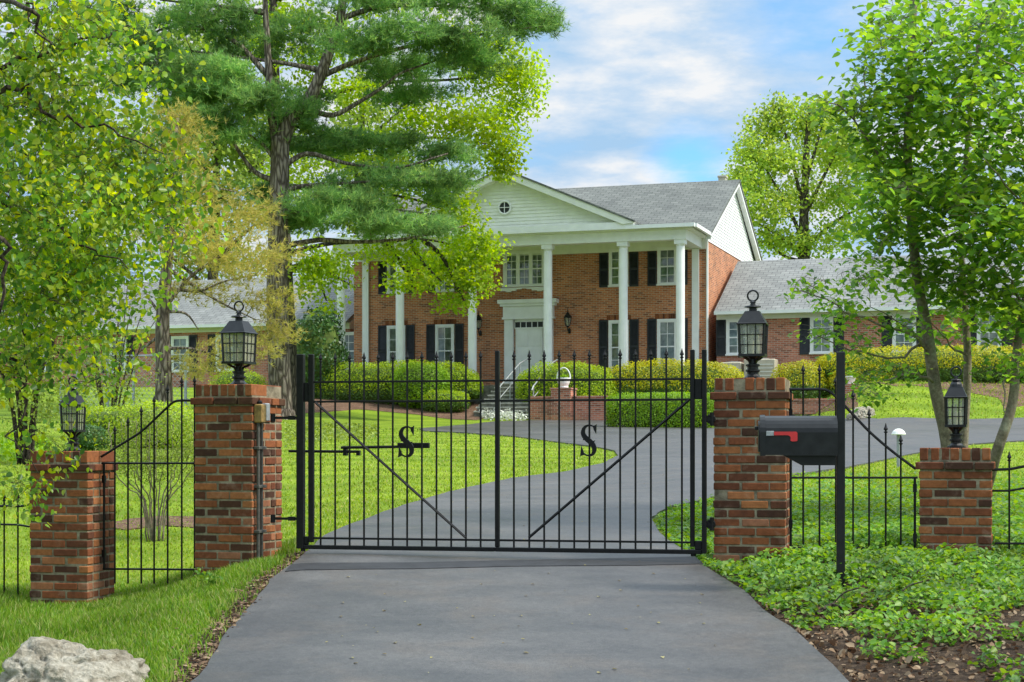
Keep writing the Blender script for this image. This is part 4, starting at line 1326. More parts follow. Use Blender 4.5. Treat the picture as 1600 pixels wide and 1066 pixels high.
def ac(px0, px1, yt, yb, v, label):
    u0, u1 = H.U(px0, v), H.U(px1, v); c = H.w((u0+u1)/2, v)
    zb = gzf(c.x, c.y)-.05; r = H.empty('air_conditioner', (u0+u1)/2, v, zb-HZ0); tag(r, label, 'air conditioner', 'outdoor air conditioners')
    hw = (u1-u0)/2; h = EYE+(YH-yt)/F*c.y - zb
    MB().bbox(-hw, hw, 0, .8, 0, h, .03).build('casing', M['beige'], r)
    g = MB()
    for i in range(12): g.box(-hw+.08, hw-.08, -.012, -.002, .12+i*(h-.2)/12, .15+i*(h-.2)/12)
    g.build('grille', M['cream'], r)
    MB().lathe([(.3,h),(.3,h+.03),(.05,h+.05)], (0,.4,0), 16).build('fan_guard', M['grey_metal'], r)
ac(1126, 1158, 566, 600, -1.0, 'narrow beige air conditioner half hidden by the golden hedge')
ac(1162, 1211, 561, 600, -1.0, 'beige air conditioner beside the right wing wall')

def rock(label, c, r, seed, name='boulder'):
    me = bpy.data.meshes.new('boulder'); import bmesh
    bm = bmesh.new(); bmesh.ops.create_icosphere(bm, subdivisions=6, radius=1)
    for v in bm.verts:
        p = v.co.copy(); o = Vector((seed*5.3, seed*2.1, 0))
        n = mnoise.noise(p*1.1+o)*.30 + mnoise.noise(p*2.6+o)*.17 + mnoise.noise(p*6+o)*.07 + mnoise.noise(p*15+o)*.03 + mnoise.noise(p*34+o)*.013
        rd = 1 - abs(mnoise.noise(p*3.1+o*2))
        n -= max(0, rd-.86)*.55
        q = p*(1+n)
        q.z = q.z if q.z > 0 else q.z*.4
        v.co = Vector((q.x*r[0], q.y*r[1], q.z*r[2]))
    bm.to_mesh(me); bm.free()
    me.polygons.foreach_set('use_smooth', [True]*len(me.polygons))
    o = link(name, me, M['rock']); o.location = c; tag(o, label, 'rock'); return o
def m_rock():
    m, nt, out = newmat('limestone'); co = objco(nt)
    n1 = noise(nt, 5, co, 8, .65); n2 = noise(nt, 34, co, 6, .7)
    base = ramp(nt, n1, [(.28,(.16,.14,.095)),(.42,(.34,.30,.23)),(.58,(.50,.46,.37)),(.8,(.58,.54,.45))])
    base = mixc(nt, 1.0, base, ramp(nt, n2, [(.3,(.55,.55,.52)),(.7,(1.25,1.25,1.25))]), 'MULTIPLY')
    ms = ramp(nt, noise(nt, 9, co, 6, .7), [(.55,(0,0,0)),(.7,(.55,.55,.55))])
    base = mixc(nt, ms, base, (.085,.085,.035))
    pit = N(nt, 'ShaderNodeTexVoronoi'); pit.inputs['Scale'].default_value = 22; L(nt, co, pit.inputs['Vector'])
    h = mathn(nt, 'ADD', n2, mathn(nt, 'MULTIPLY', pit.outputs[0], .7))
    principled(nt, out, base, .92, .15, 0, h, 1.0, .035)
    return m
M['rock'] = m_rock()
D_ = 8.3; xr = (98-800)/F*D_
rock('pale pitted limestone boulder in the grass beside the driveway', (xr, D_+.05, EYE-384/F*D_), (.385,.36,.27), 4)
hx, hy = hit(1349, 655); rock('grey rock at the foot of the right lawn bank', (hx, hy+.3, gzf(hx,hy+.3)-.05), (.42,.35,.40), 7, 'garden_rock')

# chain-link fence by the left wing
def chainlink():
    D = 52.0; f = panel_frame((95, D), (296, D-1.0))
    r = f.empty('chain_link_fence'); tag(r, 'galvanised chain link fence in front of the left wing', 'chain link fence')
    x1 = f.U(296); g = lambda u: gzf(f.w(u,0).x, f.w(u,0).y) - f.z
    hT = f.Z(200, 556)
    us = [f.U(p) for p in (95,121,168,208.5,252,290)]
    for u in us: MB().tube([(u,0,g(u)-.1),(u,0,hT+.03)], .045, 8).build('post', M['galv'], r)
    MB().tube([(0,-.01,hT),(x1,-.01,hT-.0)], .028, 6).build('top_rail', M['galv'], r)
    mb = MB(); zl = g(0); Hh = hT-zl; s = .17; u = -Hh
    while u < x1:
        for sg in (1,-1):
            a, b = (u, u+Hh) if sg > 0 else (u+Hh, u)
            z0, z1 = zl, hT
            ta, tb = 0, 1
            p0, p1 = Vector((a,0,z0)), Vector((b,0,z1))
            lo, hi = 0.0, 1.0
            d = p1.x-p0.x
            t1, t2 = (0-p0.x)/d, (x1-p0.x)/d
            lo, hi = max(lo, min(t1,t2)), min(hi, max(t1,t2))
            if hi > lo: mb.tube([p0.lerp(p1, lo), p0.lerp(p1, hi)], .006, 3)
        u += s
    mb.build('wire_mesh', M['galv'], r)
chainlink()
# ------------------------------------------------------------------ ground, driveway, beds
def ground():
    def ax(lo, hi, a, b, fine):
        v = list(np.arange(a, b+1e-6, fine)); s = fine; x = b
        while x < hi: s *= 1.25; x += s; v.append(min(x, hi))
        s = fine; x = a
        while x > lo: s *= 1.25; x -= s; v.insert(0, max(x, lo))
        return np.array(v)
    X = ax(-700, 700, -14, 16, .3); Y = ax(-60, 1500, 2, 72, .3)
    XX, YY = np.meshgrid(X, Y); ZZ = gz(XX, YY)
    nx, ny = len(X), len(Y)
    V = np.stack([XX, YY, ZZ], -1).reshape(-1, 3)
    i = np.arange(nx*ny).reshape(ny, nx)
    Fc = np.stack([i[:-1,:-1], i[:-1,1:], i[1:,1:], i[1:,:-1]], -1).reshape(-1, 4)
    o = np_mesh('lawn', V, Fc, M['lawn'], None, True); tag(o, kind='structure')
ground()
Lp = [(310,1065),(337,1022),(360,990),(400,945),(422,912),(450,892),(485,862),(505,842),(610,800),(700,772),(800,750),(882,740),(942,726),(966,714),(960,706),(925,699),(875,693),(800,683),(730,678),(662,674.5),(655,671)]
Fp = [(737,664),(770,660),(828,658),(952,658),(1113,660),(1240,657),(1320,655),(1372,656),(1500,657),(1600,654),(1690,650)]
Rp = [(1690,683),(1600,690),(1512,696),(1425,711),(1320,733),(1237,745),(1104,784),(1045,795),(1020,812),(1025,830),(1040,847),(1077,872),(1092,887),(1115,902),(1162,930),(1197,960),(1237,987),(1282,1030),(1317,1065)]
Lw = [hit(*p) for p in Lp]; Fw = [hit(*p) for p in Fp]; Rw = [hit(*p) for p in Rp]
drive = Lw + Fw + Rw + [(1.75,6.0),(2.4,4.0),(3.6,1.5),(3.8,-6),(-3.8,-6),(-3.6,1.5),(-2.1,4.0),(-1.75,6.0)]
o = sheet('driveway', drive, .03, M['asphalt'], .35, .03, .06, 3); tag(o, kind='structure')
# the darker strip of patched asphalt just outside the gate
sp = [hit(456,889),hit(640,886),hit(800,882.5),hit(1086,877),hit(1100,888),hit(1000,890.5),hit(800,892),hit(640,896),hit(446,900)]
o = sheet('asphalt_patch', sp, .035, M['seam'], .12, .006, -.027, 5); tag(o, kind='structure')
beds = [('mulch_bed', [(462,646),(560,640),(610,644),(650,648),(700,655),(745,657),(765,650),(760,618),(462,615)]),
        ('mulch_bed', [(952,650),(1120,656),(1240,648),(1340,640),(1340,612),(952,610)]),
        ('mulch_bed', [(150,822),(200,812),(250,808),(300,809),(330,815),(300,826),(250,822),(200,829)]),
        ('mulch_bed', [(1570,640),(1610,632),(1640,600),(1560,594),(1400,604),(1290,608),(1300,616),(1500,612),(1560,622)])]
for n, pl in beds:
    o = sheet(n, [hit(*p) for p in pl], .014, M['mulch'], .25, .06, .03, 9); tag(o, kind='structure')
near_r = [p for p in Rw if p[1] < 12.6]
soil = [(near_r[0][0]-.03, near_r[0][1])] + [(p[0]-.03, p[1]) for p in near_r[1:]] + [(1.72,6.0),(2.4,4.0),(8,4.0),(8.5,12.4)]
o = sheet('soil', soil, .012, M['soil'], .3, .02, .03, 12); tag(o, kind='structure')
le = [p for p in Lw if 6 < p[1] < 13.4]
strip = [(p[0]+.03, p[1]) for p in le] + [(p[0]-.16-.10*abs(math.sin(p[1]*2.1)), p[1]) for p in le[::-1]]
o = sheet('soil_edge', strip, .012, M['soil'], .12, .03, .02, 14); tag(o, kind='structure')

PIL = [(p[2].x, p[2].y) for p in (P_L, P_R, P_SL, P_SR)]
def ok_pts(P_, margin=.0, wob=.0):
    X, Y = P_[:,0], P_[:,1]
    ins = inside(drive, X, Y)
    for (x, y) in PIL:
        ins |= (np.abs(X-x) < .30) & (np.abs(Y-y) < .30)
    return P_[~ins]
def n2(x, y, s, z=0.0):
    return np.array([mnoise.noise(Vector((a*s, b*s, z))) for a, b in zip(x, y)])
def blades(name, pts, h, w, label=None, lean=.35, seed=0, mat='blade'):
    rs = np.random.RandomState(seed); n = len(pts)
    z = gz(pts[:,0], pts[:,1])
    B = np.stack([pts[:,0], pts[:,1], z-.005], 1)
    a = rs.uniform(0, 2*PI, n); sd = np.stack([np.cos(a), np.sin(a), np.zeros(n)], 1)
    b = rs.uniform(0, 2*PI, n); ln = np.stack([np.cos(b), np.sin(b), np.zeros(n)], 1)*rs.uniform(0, lean, (n,1))
    hh = (h*rs.uniform(.5, 1.25, n))[:,None] if np.isscalar(h) else (h*rs.uniform(.6, 1.2, n))[:,None]
    up = np.array([[0,0,1.0]])
    w = np.broadcast_to(np.asarray(w, float), (n,))[:,None]
    p0, p1 = B-sd*w*.5, B+sd*w*.5
    m = B + (ln*.35+up*.6)*hh; m0, m1 = m-sd*w*.38, m+sd*w*.38
    t = B + (ln*1.1+up*.95)*hh
    V = np.stack([p0,p1,m1,m0,t], 1).reshape(-1,3)
    k = np.arange(n)*5
    F4 = np.stack([k,k+1,k+2,k+3],1); F3 = np.stack([k+3,k+2,k+4],1)
    # quads then tip triangles as degenerate-free triangles
    Tq = np.concatenate([F4[:,[0,1,2]], F4[:,[0,2,3]], F3])
    o = np_mesh(name, V, Tq, M[mat]); tag(o, label, 'grass' if label else None, None, 'stuff'); return o
rs = np.random.RandomState(21)
# rough grass in the left foreground
P_ = np.stack([rs.uniform(-6.2,-1.2,150000), rs.uniform(6.6,14.3,150000)],1); P_ = ok_pts(P_)
tn = n2(P_[:,0], P_[:,1], 1.3, 3.0)
lx = np.interp(P_[:,1], [p[1] for p in le], [p[0] for p in le])
edge = lx - P_[:,0]
keep = (edge > .10+.12*rs.uniform(size=len(P_))) | (rs.uniform(size=len(P_)) < .10)
P_, tn = P_[keep], tn[keep]
blades('grass', P_, .055+.06*np.clip(tn+.25,0,1), .0085, 'long rough grass around the boulder and left pillars', .6, 1, 'blade_rough')
# the mown lawn behind the fence
def lawn_pts(n, x0, x1, d0, d1):
    u = rs.uniform(size=n); D = 1/(1/d0+(1/d1-1/d0)*u)
    return ok_pts(np.stack([rs.uniform(x0, x1, n)*(D/24+.25), D], 1))
P_ = lawn_pts(150000, -12, 5.5, 13.4, 48)
blades('lawn_grass', P_, .025+.0005*P_[:,1], .005+.00055*P_[:,1], 'short mown grass of the lawn behind the gate', .7, 2)
P_ = lawn_pts(45000, 4, 17, 16, 46)
blades('side_grass', P_, .03+.0004*P_[:,1], .006+.0005*P_[:,1], 'mown grass between the right fence and the side driveway', .7, 8)
P_ = np.stack([rs.uniform(8, 24, 16000), rs.uniform(47, 58, 16000)],1); P_ = ok_pts(P_)
P_ = P_[n2(P_[:,0],P_[:,1],.3)>-2]
blades('bank_grass', P_, .07, .04, 'mown grass on the bank below the right hedge', .6, 3)

def leaf_mat(name, P_, hmax, size, mat, label, cat, up=.6, seed=0, tmpl=T_LEAF):
    r = np.random.RandomState(seed)
    z = gz(P_[:,0], P_[:,1]) + hmax*r.uniform(.1, 1, len(P_))
    V, Fc = cloud(np.stack([P_[:,0],P_[:,1],z],1), r.uniform(size[0], size[1], len(P_)), tmpl, up, .05, rs=r)
    o = np_mesh(name, V, Fc, M[mat]); tag(o, label, cat, None, 'stuff'); return o
# ivy right of the driveway
P_ = np.stack([rs.uniform(1.0, 6.6, 78000), rs.uniform(6.4, 13.0, 78000)],1); P_ = ok_pts(P_)
q = n2(P_[:,0], P_[:,1], .9, 1.0)*.9 + n2(P_[:,0], P_[:,1], 3.1, 2.0)*.8
thr = np.interp(P_[:,1], [6.5, 8.6, 9.6, 10.4, 11.0], [.12, .11, -.04, -.42, -1.2])
rx = np.interp(P_[:,1], [p[1] for p in near_r[::-1]], [p[0] for p in near_r[::-1]])
P_ = P_[(q > thr + .5*np.clip(.25-(P_[:,0]-rx),0,1)) & (P_[:,0] > rx + .02)]
hm = .05+.10*np.clip(n2(P_[:,0], P_[:,1], 2.2, 5)+.5, 0, 1)
leaf_mat('ivy', P_, hm, (.022,.052), 'ivy', 'glossy green ivy covering the ground around the mailbox post', 'ivy', .55, 4)
P_ = lawn_pts(60000, 1.5, 12.5, 12.4, 23)
rr_ = np.interp(P_[:,1], [p[1] for p in Rw[::-1]], [p[0] for p in Rw[::-1]])
P_ = P_[(P_[:,0] > rr_+.02) & (rs.uniform(size=len(P_)) < np.clip((24-P_[:,1])/7,0,1))]
leaf_mat('ground_cover', P_, .03+.05*np.clip(n2(P_[:,0],P_[:,1],1.5)+.5,0,1), (.035,.075), 'ivy', 'bright leafy ground cover behind the right fence panel', 'ground cover', .6, 5, T_RHOMB)
P_ = np.stack([rs.uniform(1.3, 6.2, 14000), rs.uniform(6.4, 10.8, 14000)],1); P_ = ok_pts(P_)
rx = np.interp(P_[:,1], [p[1] for p in near_r[::-1]], [p[0] for p in near_r[::-1]])
P_ = P_[P_[:,0] > rx - .02]
leaf_mat('leaf_litter', P_, .03, (.015,.055), 'dead', 'brown leaf litter right of the driveway', 'leaf litter', .45, 6, T_LEAF)
y_ = rs.uniform(6.6, 13.2, 3600); P_ = np.stack([np.interp(y_, [p[1] for p in le], [p[0] for p in le]) - np.abs(rs.normal(.07,.10,3600)) + .03, y_],1)
leaf_mat('edge_litter', P_, .03, (.015,.045), 'dead', 'dry leaf litter along the left edge of the driveway', 'leaf litter', .75, 7, T_RHOMB)
u_ = rs.uniform(size=170); D_ = 1/(1/7.0+(1/30-1/7.0)*u_); P_ = np.stack([rs.uniform(-.115,.125,170)*D_, D_],1); P_ = P_[inside(drive, P_[:,0], P_[:,1])]
z_ = gz(P_[:,0],P_[:,1])+.036
V, Fc = cloud(np.stack([P_[:,0],P_[:,1],z_],1), rs.uniform(.010,.034,len(P_)), T_LEAF, .9, 0, rs=rs)
o = np_mesh('fallen_leaves', V, Fc, M['pale_litter']); tag(o, 'scattered fallen leaves on the asphalt driveway', 'leaves', None, 'stuff')
# sticks lying in the right bed
for lab, pts in (('thin fallen branch lying in the ivy edge right of the driveway', [(1276,972),(1300,966),(1326,968),(1348,972)]), ('forked fallen branch lying on the leaf litter near the right edge of the bed', [(1384,968),(1400,956),(1425,944),(1470,948)])):
    q = []
    for i, p in enumerate(pts):
        h = hit(*p); q.append(Vector((h[0], h[1], gzf(*h)+.05+.03*(i % 2))))
    c = q[0].copy(); mb = MB(); mb.tube(catmull([p-c for p in q], 4), [.013-.0006*i for i in range(4*(len(q)-1)+1)], 6)
    m_ = q[1]-c; mb.tube(catmull([m_, m_+Vector((.08,.03,.07)), m_+Vector((.17,.02,.10))], 3), .005, 5)
    o = mb.build('fallen_branch', M['bark_twig']); o.location = c; tag(o, lab, 'branch')
# white flowers by the steps and pale ground cover under the pine
def patch(name, label, cat, pxs, n, hmax, size, mat):
    poly = [hit(*p) for p in pxs]; a = np.array(poly)
    Q = np.stack([rs.uniform(a[:,0].min(), a[:,0].max(), n*3), rs.uniform(a[:,1].min(), a[:,1].max(), n*3)],1)
    Q = Q[inside(poly, Q[:,0], Q[:,1])][:n]
    return leaf_mat(name, Q, hmax, size, mat, label, cat, .5, 9, T_RHOMB)
patch('white_flowers', 'low white flowers at the foot of the front steps', 'flowers', [(742,645),(760,642),(822,646),(832,656),(800,659),(755,656)], 1800, .26, (.06,.12), 'petal')
patch('pale_ground_cover', 'pale leafy ground cover on the lawn beside the pine', 'ground cover', [(445,668),(520,664),(590,668),(590,686),(520,692),(445,700)], 3500, .10, (.05,.10), 'olive')
patch('far_ivy', 'dark ivy bed at the far left of the lawn', 'ivy', [(-40,692),(40,688),(80,700),(60,722),(-40,724)], 4200, .18, (.06,.11), 'hedge_green')

# ------------------------------------------------------------------ trees
def px(p, D): return W(p[0], p[1], D)
def base_at(pxx, D): 
    x = (pxx-800)/F*D; return Vector((x, D, gzf(x, D)-.05))
# near left tree
b = base_at(-330, 11.6)
t = Tree('linden_tree', 'overhanging tree with heart shaped yellow green leaves at the left edge', 'tree', b, M['bark_twig'], M['leaf_linden'], None, 31)
t.limb([b, b+Vector((.05,0,1.4)), b+Vector((.1,-.1,2.8)), b+Vector((.35,-.2,4.4)), b+Vector((.5,-.2,6.2))], .17, .05, 10)
D = 10.6
def lim(t, pts, r0, r1, D, n=6, k=4):
    t.limb([px(p, p[2] if len(p) > 2 else D) for p in pts], r0*lim.f, r1*lim.f, n, k, lim.w)
lim.f = .62; lim.w = .022
lim(t, [(-330,260,11.6),(-120,150,11.2),(-20,112),(40,90),(130,68),(200,40)], .05, .008, D)
lim(t, [(-320,360,11.6),(-150,230,11.1),(0,147),(50,152),(110,186),(180,205),(255,240)], .045, .006, D)
lim(t, [(-320,400,11.6),(-140,330,11),(-10,362),(14,420),(2,475),(-5,530)], .04, .010, 10.2)
lim(t, [(-300,420,11.6),(-100,300,11),(20,330),(80,352),(130,380),(200,420)], .04, .006, 10.9)
lim(t, [(-320,480,11.6),(-140,520,11),(0,560),(40,610),(20,680),(60,740)], .035, .005, 11.4)
lim(t, [(-320,480,11.6),(-140,500,11.4),(10,500),(70,540),(130,580),(170,600)], .03, .004, 11.9)
lim(t, [(-330,120,11.6),(-100,20,11),(40,5),(55,50),(80,70)], .045, .006, 9.6)
lim(t, [(40,5,9.6),(45,20,9.6),(62,60,9.6),(66,95,9.6)], .012, .004, 9.6)
for (x,y,rx,ry,dd,n) in [(90,60,130,80,10.4,30),(30,170,110,90,10.8,30),(150,190,85,70,11.2,20),(80,290,110,75,10.6,30),(190,290,90,65,11.4,30),(265,335,40,40,11.9,10),(230,240,50,40,11.6,8),
                         (50,400,90,70,11,32),(150,400,70,50,11.5,22),(90,480,85,45,11.3,24),(30,560,60,40,11.2,14),(150,545,50,40,12.1,9),(62,690,32,40,12.2,5),
                         (50,770,50,35,12.4,5),(145,600,35,35,12.4,4),(250,320,50,45,11.8,9),(215,75,50,50,11.2,6),(130,30,100,50,11.8,18),(20,470,60,60,11.6,14),(110,430,60,50,11.9,12),(-120,150,110,120,11,24),(-120,380,110,120,11,20),(-60,-60,200,60,10.8,24),(200,410,50,30,12,5),(205,470,25,20,12,3),(200,700,22,10,12.2,0)]:
    if n: t.blob(px((x,y),dd), (rx*dd/F, .7, ry*dd/F), int(n*1.85), 20, .155, (.024,.07), T_LEAF, .35, .35, .0035, 1.0, .5, .05, sprigs=3, sr=.0013)
t.done(); lim.f = 1.0; lim.w = 0.0
# multi-stemmed tree on the right
b = base_at(1500, 15.6)
t = Tree('young_maple', 'multi stemmed smooth barked tree with fresh green leaves behind the far right pillar', 'tree', b, M['bark_smooth'], M['leaf_right'], None, 32)
lim(t, [(1487,800,15.5),(1480,690),(1462,610),(1449,520),(1434,440),(1424,340),(1418,240),(1424,100),(1429,-60)], .072, .034, 15.5, 12)
lim(t, [(1502,800,15.8),(1506,690),(1512,570),(1507,470),(1502,370),(1512,220),(1530,60)], .05, .02, 16, 10)
lim(t, [(1530,800,15.4),(1558,705),(1582,630),(1588,555),(1600,480),(1625,360),(1660,180),(1690,20)], .06, .02, 15, 10)
for l in ([(1424,340,15.5),(1380,260,15.2),(1320,170,15),(1280,165,14.9)], [(1420,240,15.5),(1370,170,15.8),(1352,120,15.9),(1362,40,16)], [(1434,430,15.5),(1400,400,15.2),(1360,350,15)],
          [(1449,545,15.5),(1420,520,15.2),(1350,500,15),(1290,470,14.9),(1240,455,14.8)], [(1455,560,15.5),(1430,520,15.4),(1360,480,15.3)], [(1462,600,15.5),(1430,585,15.2),(1390,590,15),(1345,612,14.9)],
          [(1512,560,16),(1485,540,15.9),(1450,500,15.7)], [(1507,450,16),(1540,380,15.7),(1570,300,15.4)], [(1600,480,15),(1570,430,14.6),(1530,400,14.3)], [(1625,360,15),(1580,300,14.4),(1540,250,14)],
          [(1424,100,15.5),(1470,60,15),(1520,40,14.5)], [(1588,560,15),(1570,600,14.8),(1572,650,14.7)], [(1660,180,15),(1600,120,14.4),(1560,90,14)], [(1450,530,15.5),(1400,560,15.3),(1330,545,15.2),(1262,520,15.1)]):
    t.limb([px(p, p[2]) for p in l], .016, .004, 6, 4, .012)
for (x,y,rx,ry,dd,n) in [(1500,60,140,80,15,34),(1440,150,100,55,15.3,26),(1560,190,110,90,14.6,40),(1400,230,75,55,15.2,22),(1345,175,45,28,15,8),(1296,162,25,10,14.9,3),(1390,40,45,45,15.9,10),
                         (1352,112,28,26,15.9,5),(1450,320,95,65,15.2,32),(1560,350,105,90,14.5,44),(1378,330,45,50,15,12),(1372,385,32,28,15,5),(1520,440,80,42,15,20),(1600,490,60,60,14.8,16),(1440,415,50,30,15.3,8),
                         (1262,448,34,18,14.8,4),(1310,478,40,22,15,5),(1340,440,34,26,15,5),(1400,500,44,24,15,5),(1290,520,30,10,15.1,3),(1390,585,50,22,15,5),(1350,612,24,14,14.9,3),(1580,570,28,40,14.7,6),(1665,320,110,150,15,40),(1690,120,120,120,15,36),(1340,540,50,14,15.2,4),(1500,500,90,40,16.5,14),(1480,250,120,120,16.5,40),(1590,40,110,80,16,26)]:
    t.blob(px((x,y),dd), (rx*dd/F, .75, ry*dd/F), int(n*(1.5 if n > 6 else 2.4)), 19 if n > 6 else 11, .18 if n > 6 else .12, (.055,.115) if n > 6 else (.045,.08), T_LEAF, .62, .25, .006, 1.0, .5, .08, .5, sprigs=3, sr=.0018)
t.done()

# the big white pine
b = base_at(440, 50)
t = Tree('white_pine', 'tall green pine with a thick forked trunk in front of the house', 'tree', b, M['bark_pine'], M['needle'], None, 33)
D = 50
t.limb([b+Vector((0,0,-.1)), b+Vector((-.02,0,.25)), px((437,590),D), px((433,480),D), px((434,380),D), px((437,270),D), px((438,215),D)], .385, .27, 14)
t.limb([b+Vector((0,0,-.15)), b+Vector((.03,0,.35))], .52, .36, 14)
lim(t, [(438,225),(455,185),(480,160),(500,120),(518,70),(532,30),(536,-40),(530,-140)], .27, .10, D, 10)
lim(t, [(437,235),(425,180),(420,110),(415,20),(410,-100)], .20, .06, D, 10)
for l in ([(480,170),(520,180),(560,160),(600,135),(625,115),(680,95)], [(440,262),(480,240),(540,255),(620,262),(700,240)], [(436,285),(400,270),(372,235),(350,195),(320,160)],
          [(500,120),(560,95),(650,70),(780,50),(850,40)], [(440,385),(500,375),(560,378),(640,372),(730,352)], [(437,330),(500,330),(580,325),(680,335)], [(500,110),(450,100),(380,90),(300,80)],
          [(530,30),(600,10),(700,10),(790,20)], [(437,300),(480,290),(560,285),(680,275)], [(420,120),(360,60),(280,40),(220,60)], [(415,20),(340,10),(250,0)], [(437,260),(410,225),(380,205)]):
    lim(t, l, .10, .025, D, 7)
for (x,y,rx,ry,n) in [(690,55,110,32,36),(800,28,75,26,22),(850,38,28,10,5),(620,105,85,24,26),(740,95,60,22,14),(560,60,60,34,18),(640,150,75,16,16),(470,180,50,45,20),(335,120,80,38,30),(230,60,75,34,22),(330,30,90,34,26),
                      (400,150,50,40,18),(420,215,40,25,10),(570,222,100,22,28),(690,240,52,16,12),(490,232,55,20,14),(620,280,120,22,32),(520,318,105,26,32),(600,352,125,16,30),(672,352,40,13,10),(460,345,55,24,16),
                      (350,195,50,36,16),(380,60,60,45,16),(470,60,70,50,16),(600,0,120,30,24),(740,-10,110,25,20),(450,-60,180,50,40),(660,-70,160,40,26),(240,-30,140,40,26),(210,120,60,34,22),(265,105,60,36,24),(170,30,60,40,18),(300,150,60,30,18),(300,200,50,25,8),(690,310,20,12,3),(420,300,40,22,10)]:
    t.spray(px((x,y),D+t.rs.uniform(-1.5,1.5)), (rx*D/F, rx*D/F*.75, ry*D/F*.85), int(n*1.75), 20, .22, .25, .024, 10, .018, .55)
t.done()
# the thinner yellowing pine
b = base_at(256, 46)
t = Tree('yellow_pine', 'thinner pine with sparse yellowing needles left of the big pine', 'tree', b, M['bark_pine'], M['needle_yellow'], None, 34)
D = 46
t.limb([b, px((256,600),D), px((254,500),D), px((262,400),D), px((268,300),D), px((272,250),D), px((278,180),D)], .30, .04, 12)
for l in ([(258,480),(300,430),(345,400),(372,360)], [(256,450),(310,455),(350,440),(400,430)], [(260,400),(290,370),(297,350),(320,330)], [(255,487),(290,490),(310,515)], [(254,520),(230,540),(205,560)], [(262,380),(230,360),(200,330)], [(268,300),(310,290),(370,300)],
          [(255,545),(300,545),(350,560)], [(262,420),(340,470),(400,500)], [(258,500),(235,470),(225,450)]):
    lim(t, l, .06, .015, D, 6)
for (x,y,rx,ry,n) in [(330,375,90,45,22),(385,330,50,38,14),(310,455,70,20,9),(380,545,55,18,9),(420,470,35,30,8),(255,350,50,50,10),(420,520,30,22,6),(345,410,80,20,10),(330,575,50,14,6),(300,300,60,40,12),(390,420,40,25,7),(270,560,25,14,3),(430,400,30,20,5),(275,235,50,50,12),(285,190,40,30,9)]:
    t.spray(px((x,y),D+t.rs.uniform(-1,1)), (rx*D/F, rx*D/F*.7, ry*D/F), int(n*2.2), 11, .28, .20, .02, 9, .014, .4)
t.done()
# oak behind the pine, hanging in front of the house
b = base_at(452, 55)
t = Tree('oak_tree', 'yellow green oak behind the big pine, branches hanging before the house', 'tree', b, M['bark_oak'], M['leaf_oak'], None, 35)
D = 55
t.limb([b, px((452,560),D), px((448,460),D), px((445,380),D), px((440,280),D), px((432,170),D), px((428,60),D), px((425,-60),D)], .30, .12, 12)
for l in ([(455,395),(520,380),(600,378),(660,374),(720,385)], [(453,425),(480,410),(520,430),(555,450)], [(452,420),(490,408),(500,440),(510,470)], [(441,290),(560,300),(640,310),(700,330)], [(436,215),(580,220),(680,215),(760,225)], [(432,165),(600,130),(700,125),(770,115)],
          [(660,374),(690,400),(710,440),(725,470)], [(640,376),(660,410),(690,440)], [(600,378),(620,400),(640,440)], [(428,80),(400,40),(370,30)], [(445,390),(430,410),(420,440)], [(427,0),(600,-40),(680,-60)]):
    lim(t, l, .10, .025, D, 6)
for (x,y,rx,ry,n) in [(765,105,75,45,34),(795,165,50,45,22),(720,195,70,40,30),(775,235,55,35,20),(690,292,48,38,22),(708,335,36,40,16),(735,388,46,34,26),(690,415,55,34,20),(742,435,38,28,13),(620,395,60,22,14),(520,425,45,28,10),(480,405,28,36,8),
                      (640,440,38,18,8),(712,468,28,15,6),(600,325,60,32,16),(520,60,80,40,20),(450,45,60,50,18),(400,70,50,50,14),(480,115,40,40,10),(560,140,45,34,12),(660,180,50,36,14),(800,110,45,22,8),(830,130,24,10,3),(785,268,30,14,6),
                      (560,-40,160,60,40),(700,-30,110,60,26),(380,-20,90,60,20),(620,230,60,40,14),(470,260,60,60,14),(550,240,60,40,12),(745,70,60,30,14),(515,470,20,14,3),(480,450,24,20,4)]:
    t.blob(px((x,y),D+t.rs.uniform(-1.5,1.5)), (rx*D/F, rx*D/F*.8, ry*D/F), int(n*1.9), 32, .28, (.11,.20), T_RHOMB, .45, .15, .012, 1.0, .5, .1)
t.done()
# tree behind the right wing
b = base_at(1256, 96)
t = Tree('spring_tree', 'round yellow green tree with open branches rising behind the right wing', 'tree', b, M['bark_oak'], M['leaf_far'], None, 36)
D = 96
t.limb([b, px((1256,500),D), px((1256,400),D), px((1256,350),D), px((1258,280),D), px((1262,200),D), px((1265,165),D)], .55, .08, 10)
for l in ([(1256,380),(1230,320),(1200,270),(1180,220),(1170,190)], [(1256,340),(1285,280),(1310,230),(1325,200)], [(1256,400),(1220,370),(1185,350),(1150,330)], [(1256,390),(1300,350),(1335,330),(1370,320)], [(1256,330),(1240,260),(1225,200),(1215,165)], [(1258,290),(1275,230),(1290,180)],
          [(1256,410),(1225,400),(1200,380),(1180,380)], [(1230,320),(1190,290),(1155,250)]):
    lim(t, l, .14, .04, D, 6)
for (x,y,rx,ry,n) in [(1262,190,50,38,26),(1205,195,40,36,20),(1175,235,36,32,18),(1160,280,28,30,12),(1225,255,50,34,20),(1290,235,48,44,22),(1320,215,40,35,14),(1195,325,50,30,20),(1250,310,45,34,14),(1310,300,50,36,18),(1200,375,36,24,12),(1260,380,55,28,16),(1340,260,40,40,12),(1330,350,50,38,14),(1180,290,36,30,12),(1395,300,60,80,20),(1290,170,30,18,6),(1225,165,20,14,5),(1160,335,16,20,4)]:
    t.blob(px((x,y),D+t.rs.uniform(-2,2)), (rx*D/F, rx*D/F, ry*D/F), int(n*2.5), 28, .42, (.16,.32), T_RHOMB, .4, .1, .02, 1.0, .6, .15)
t.done()
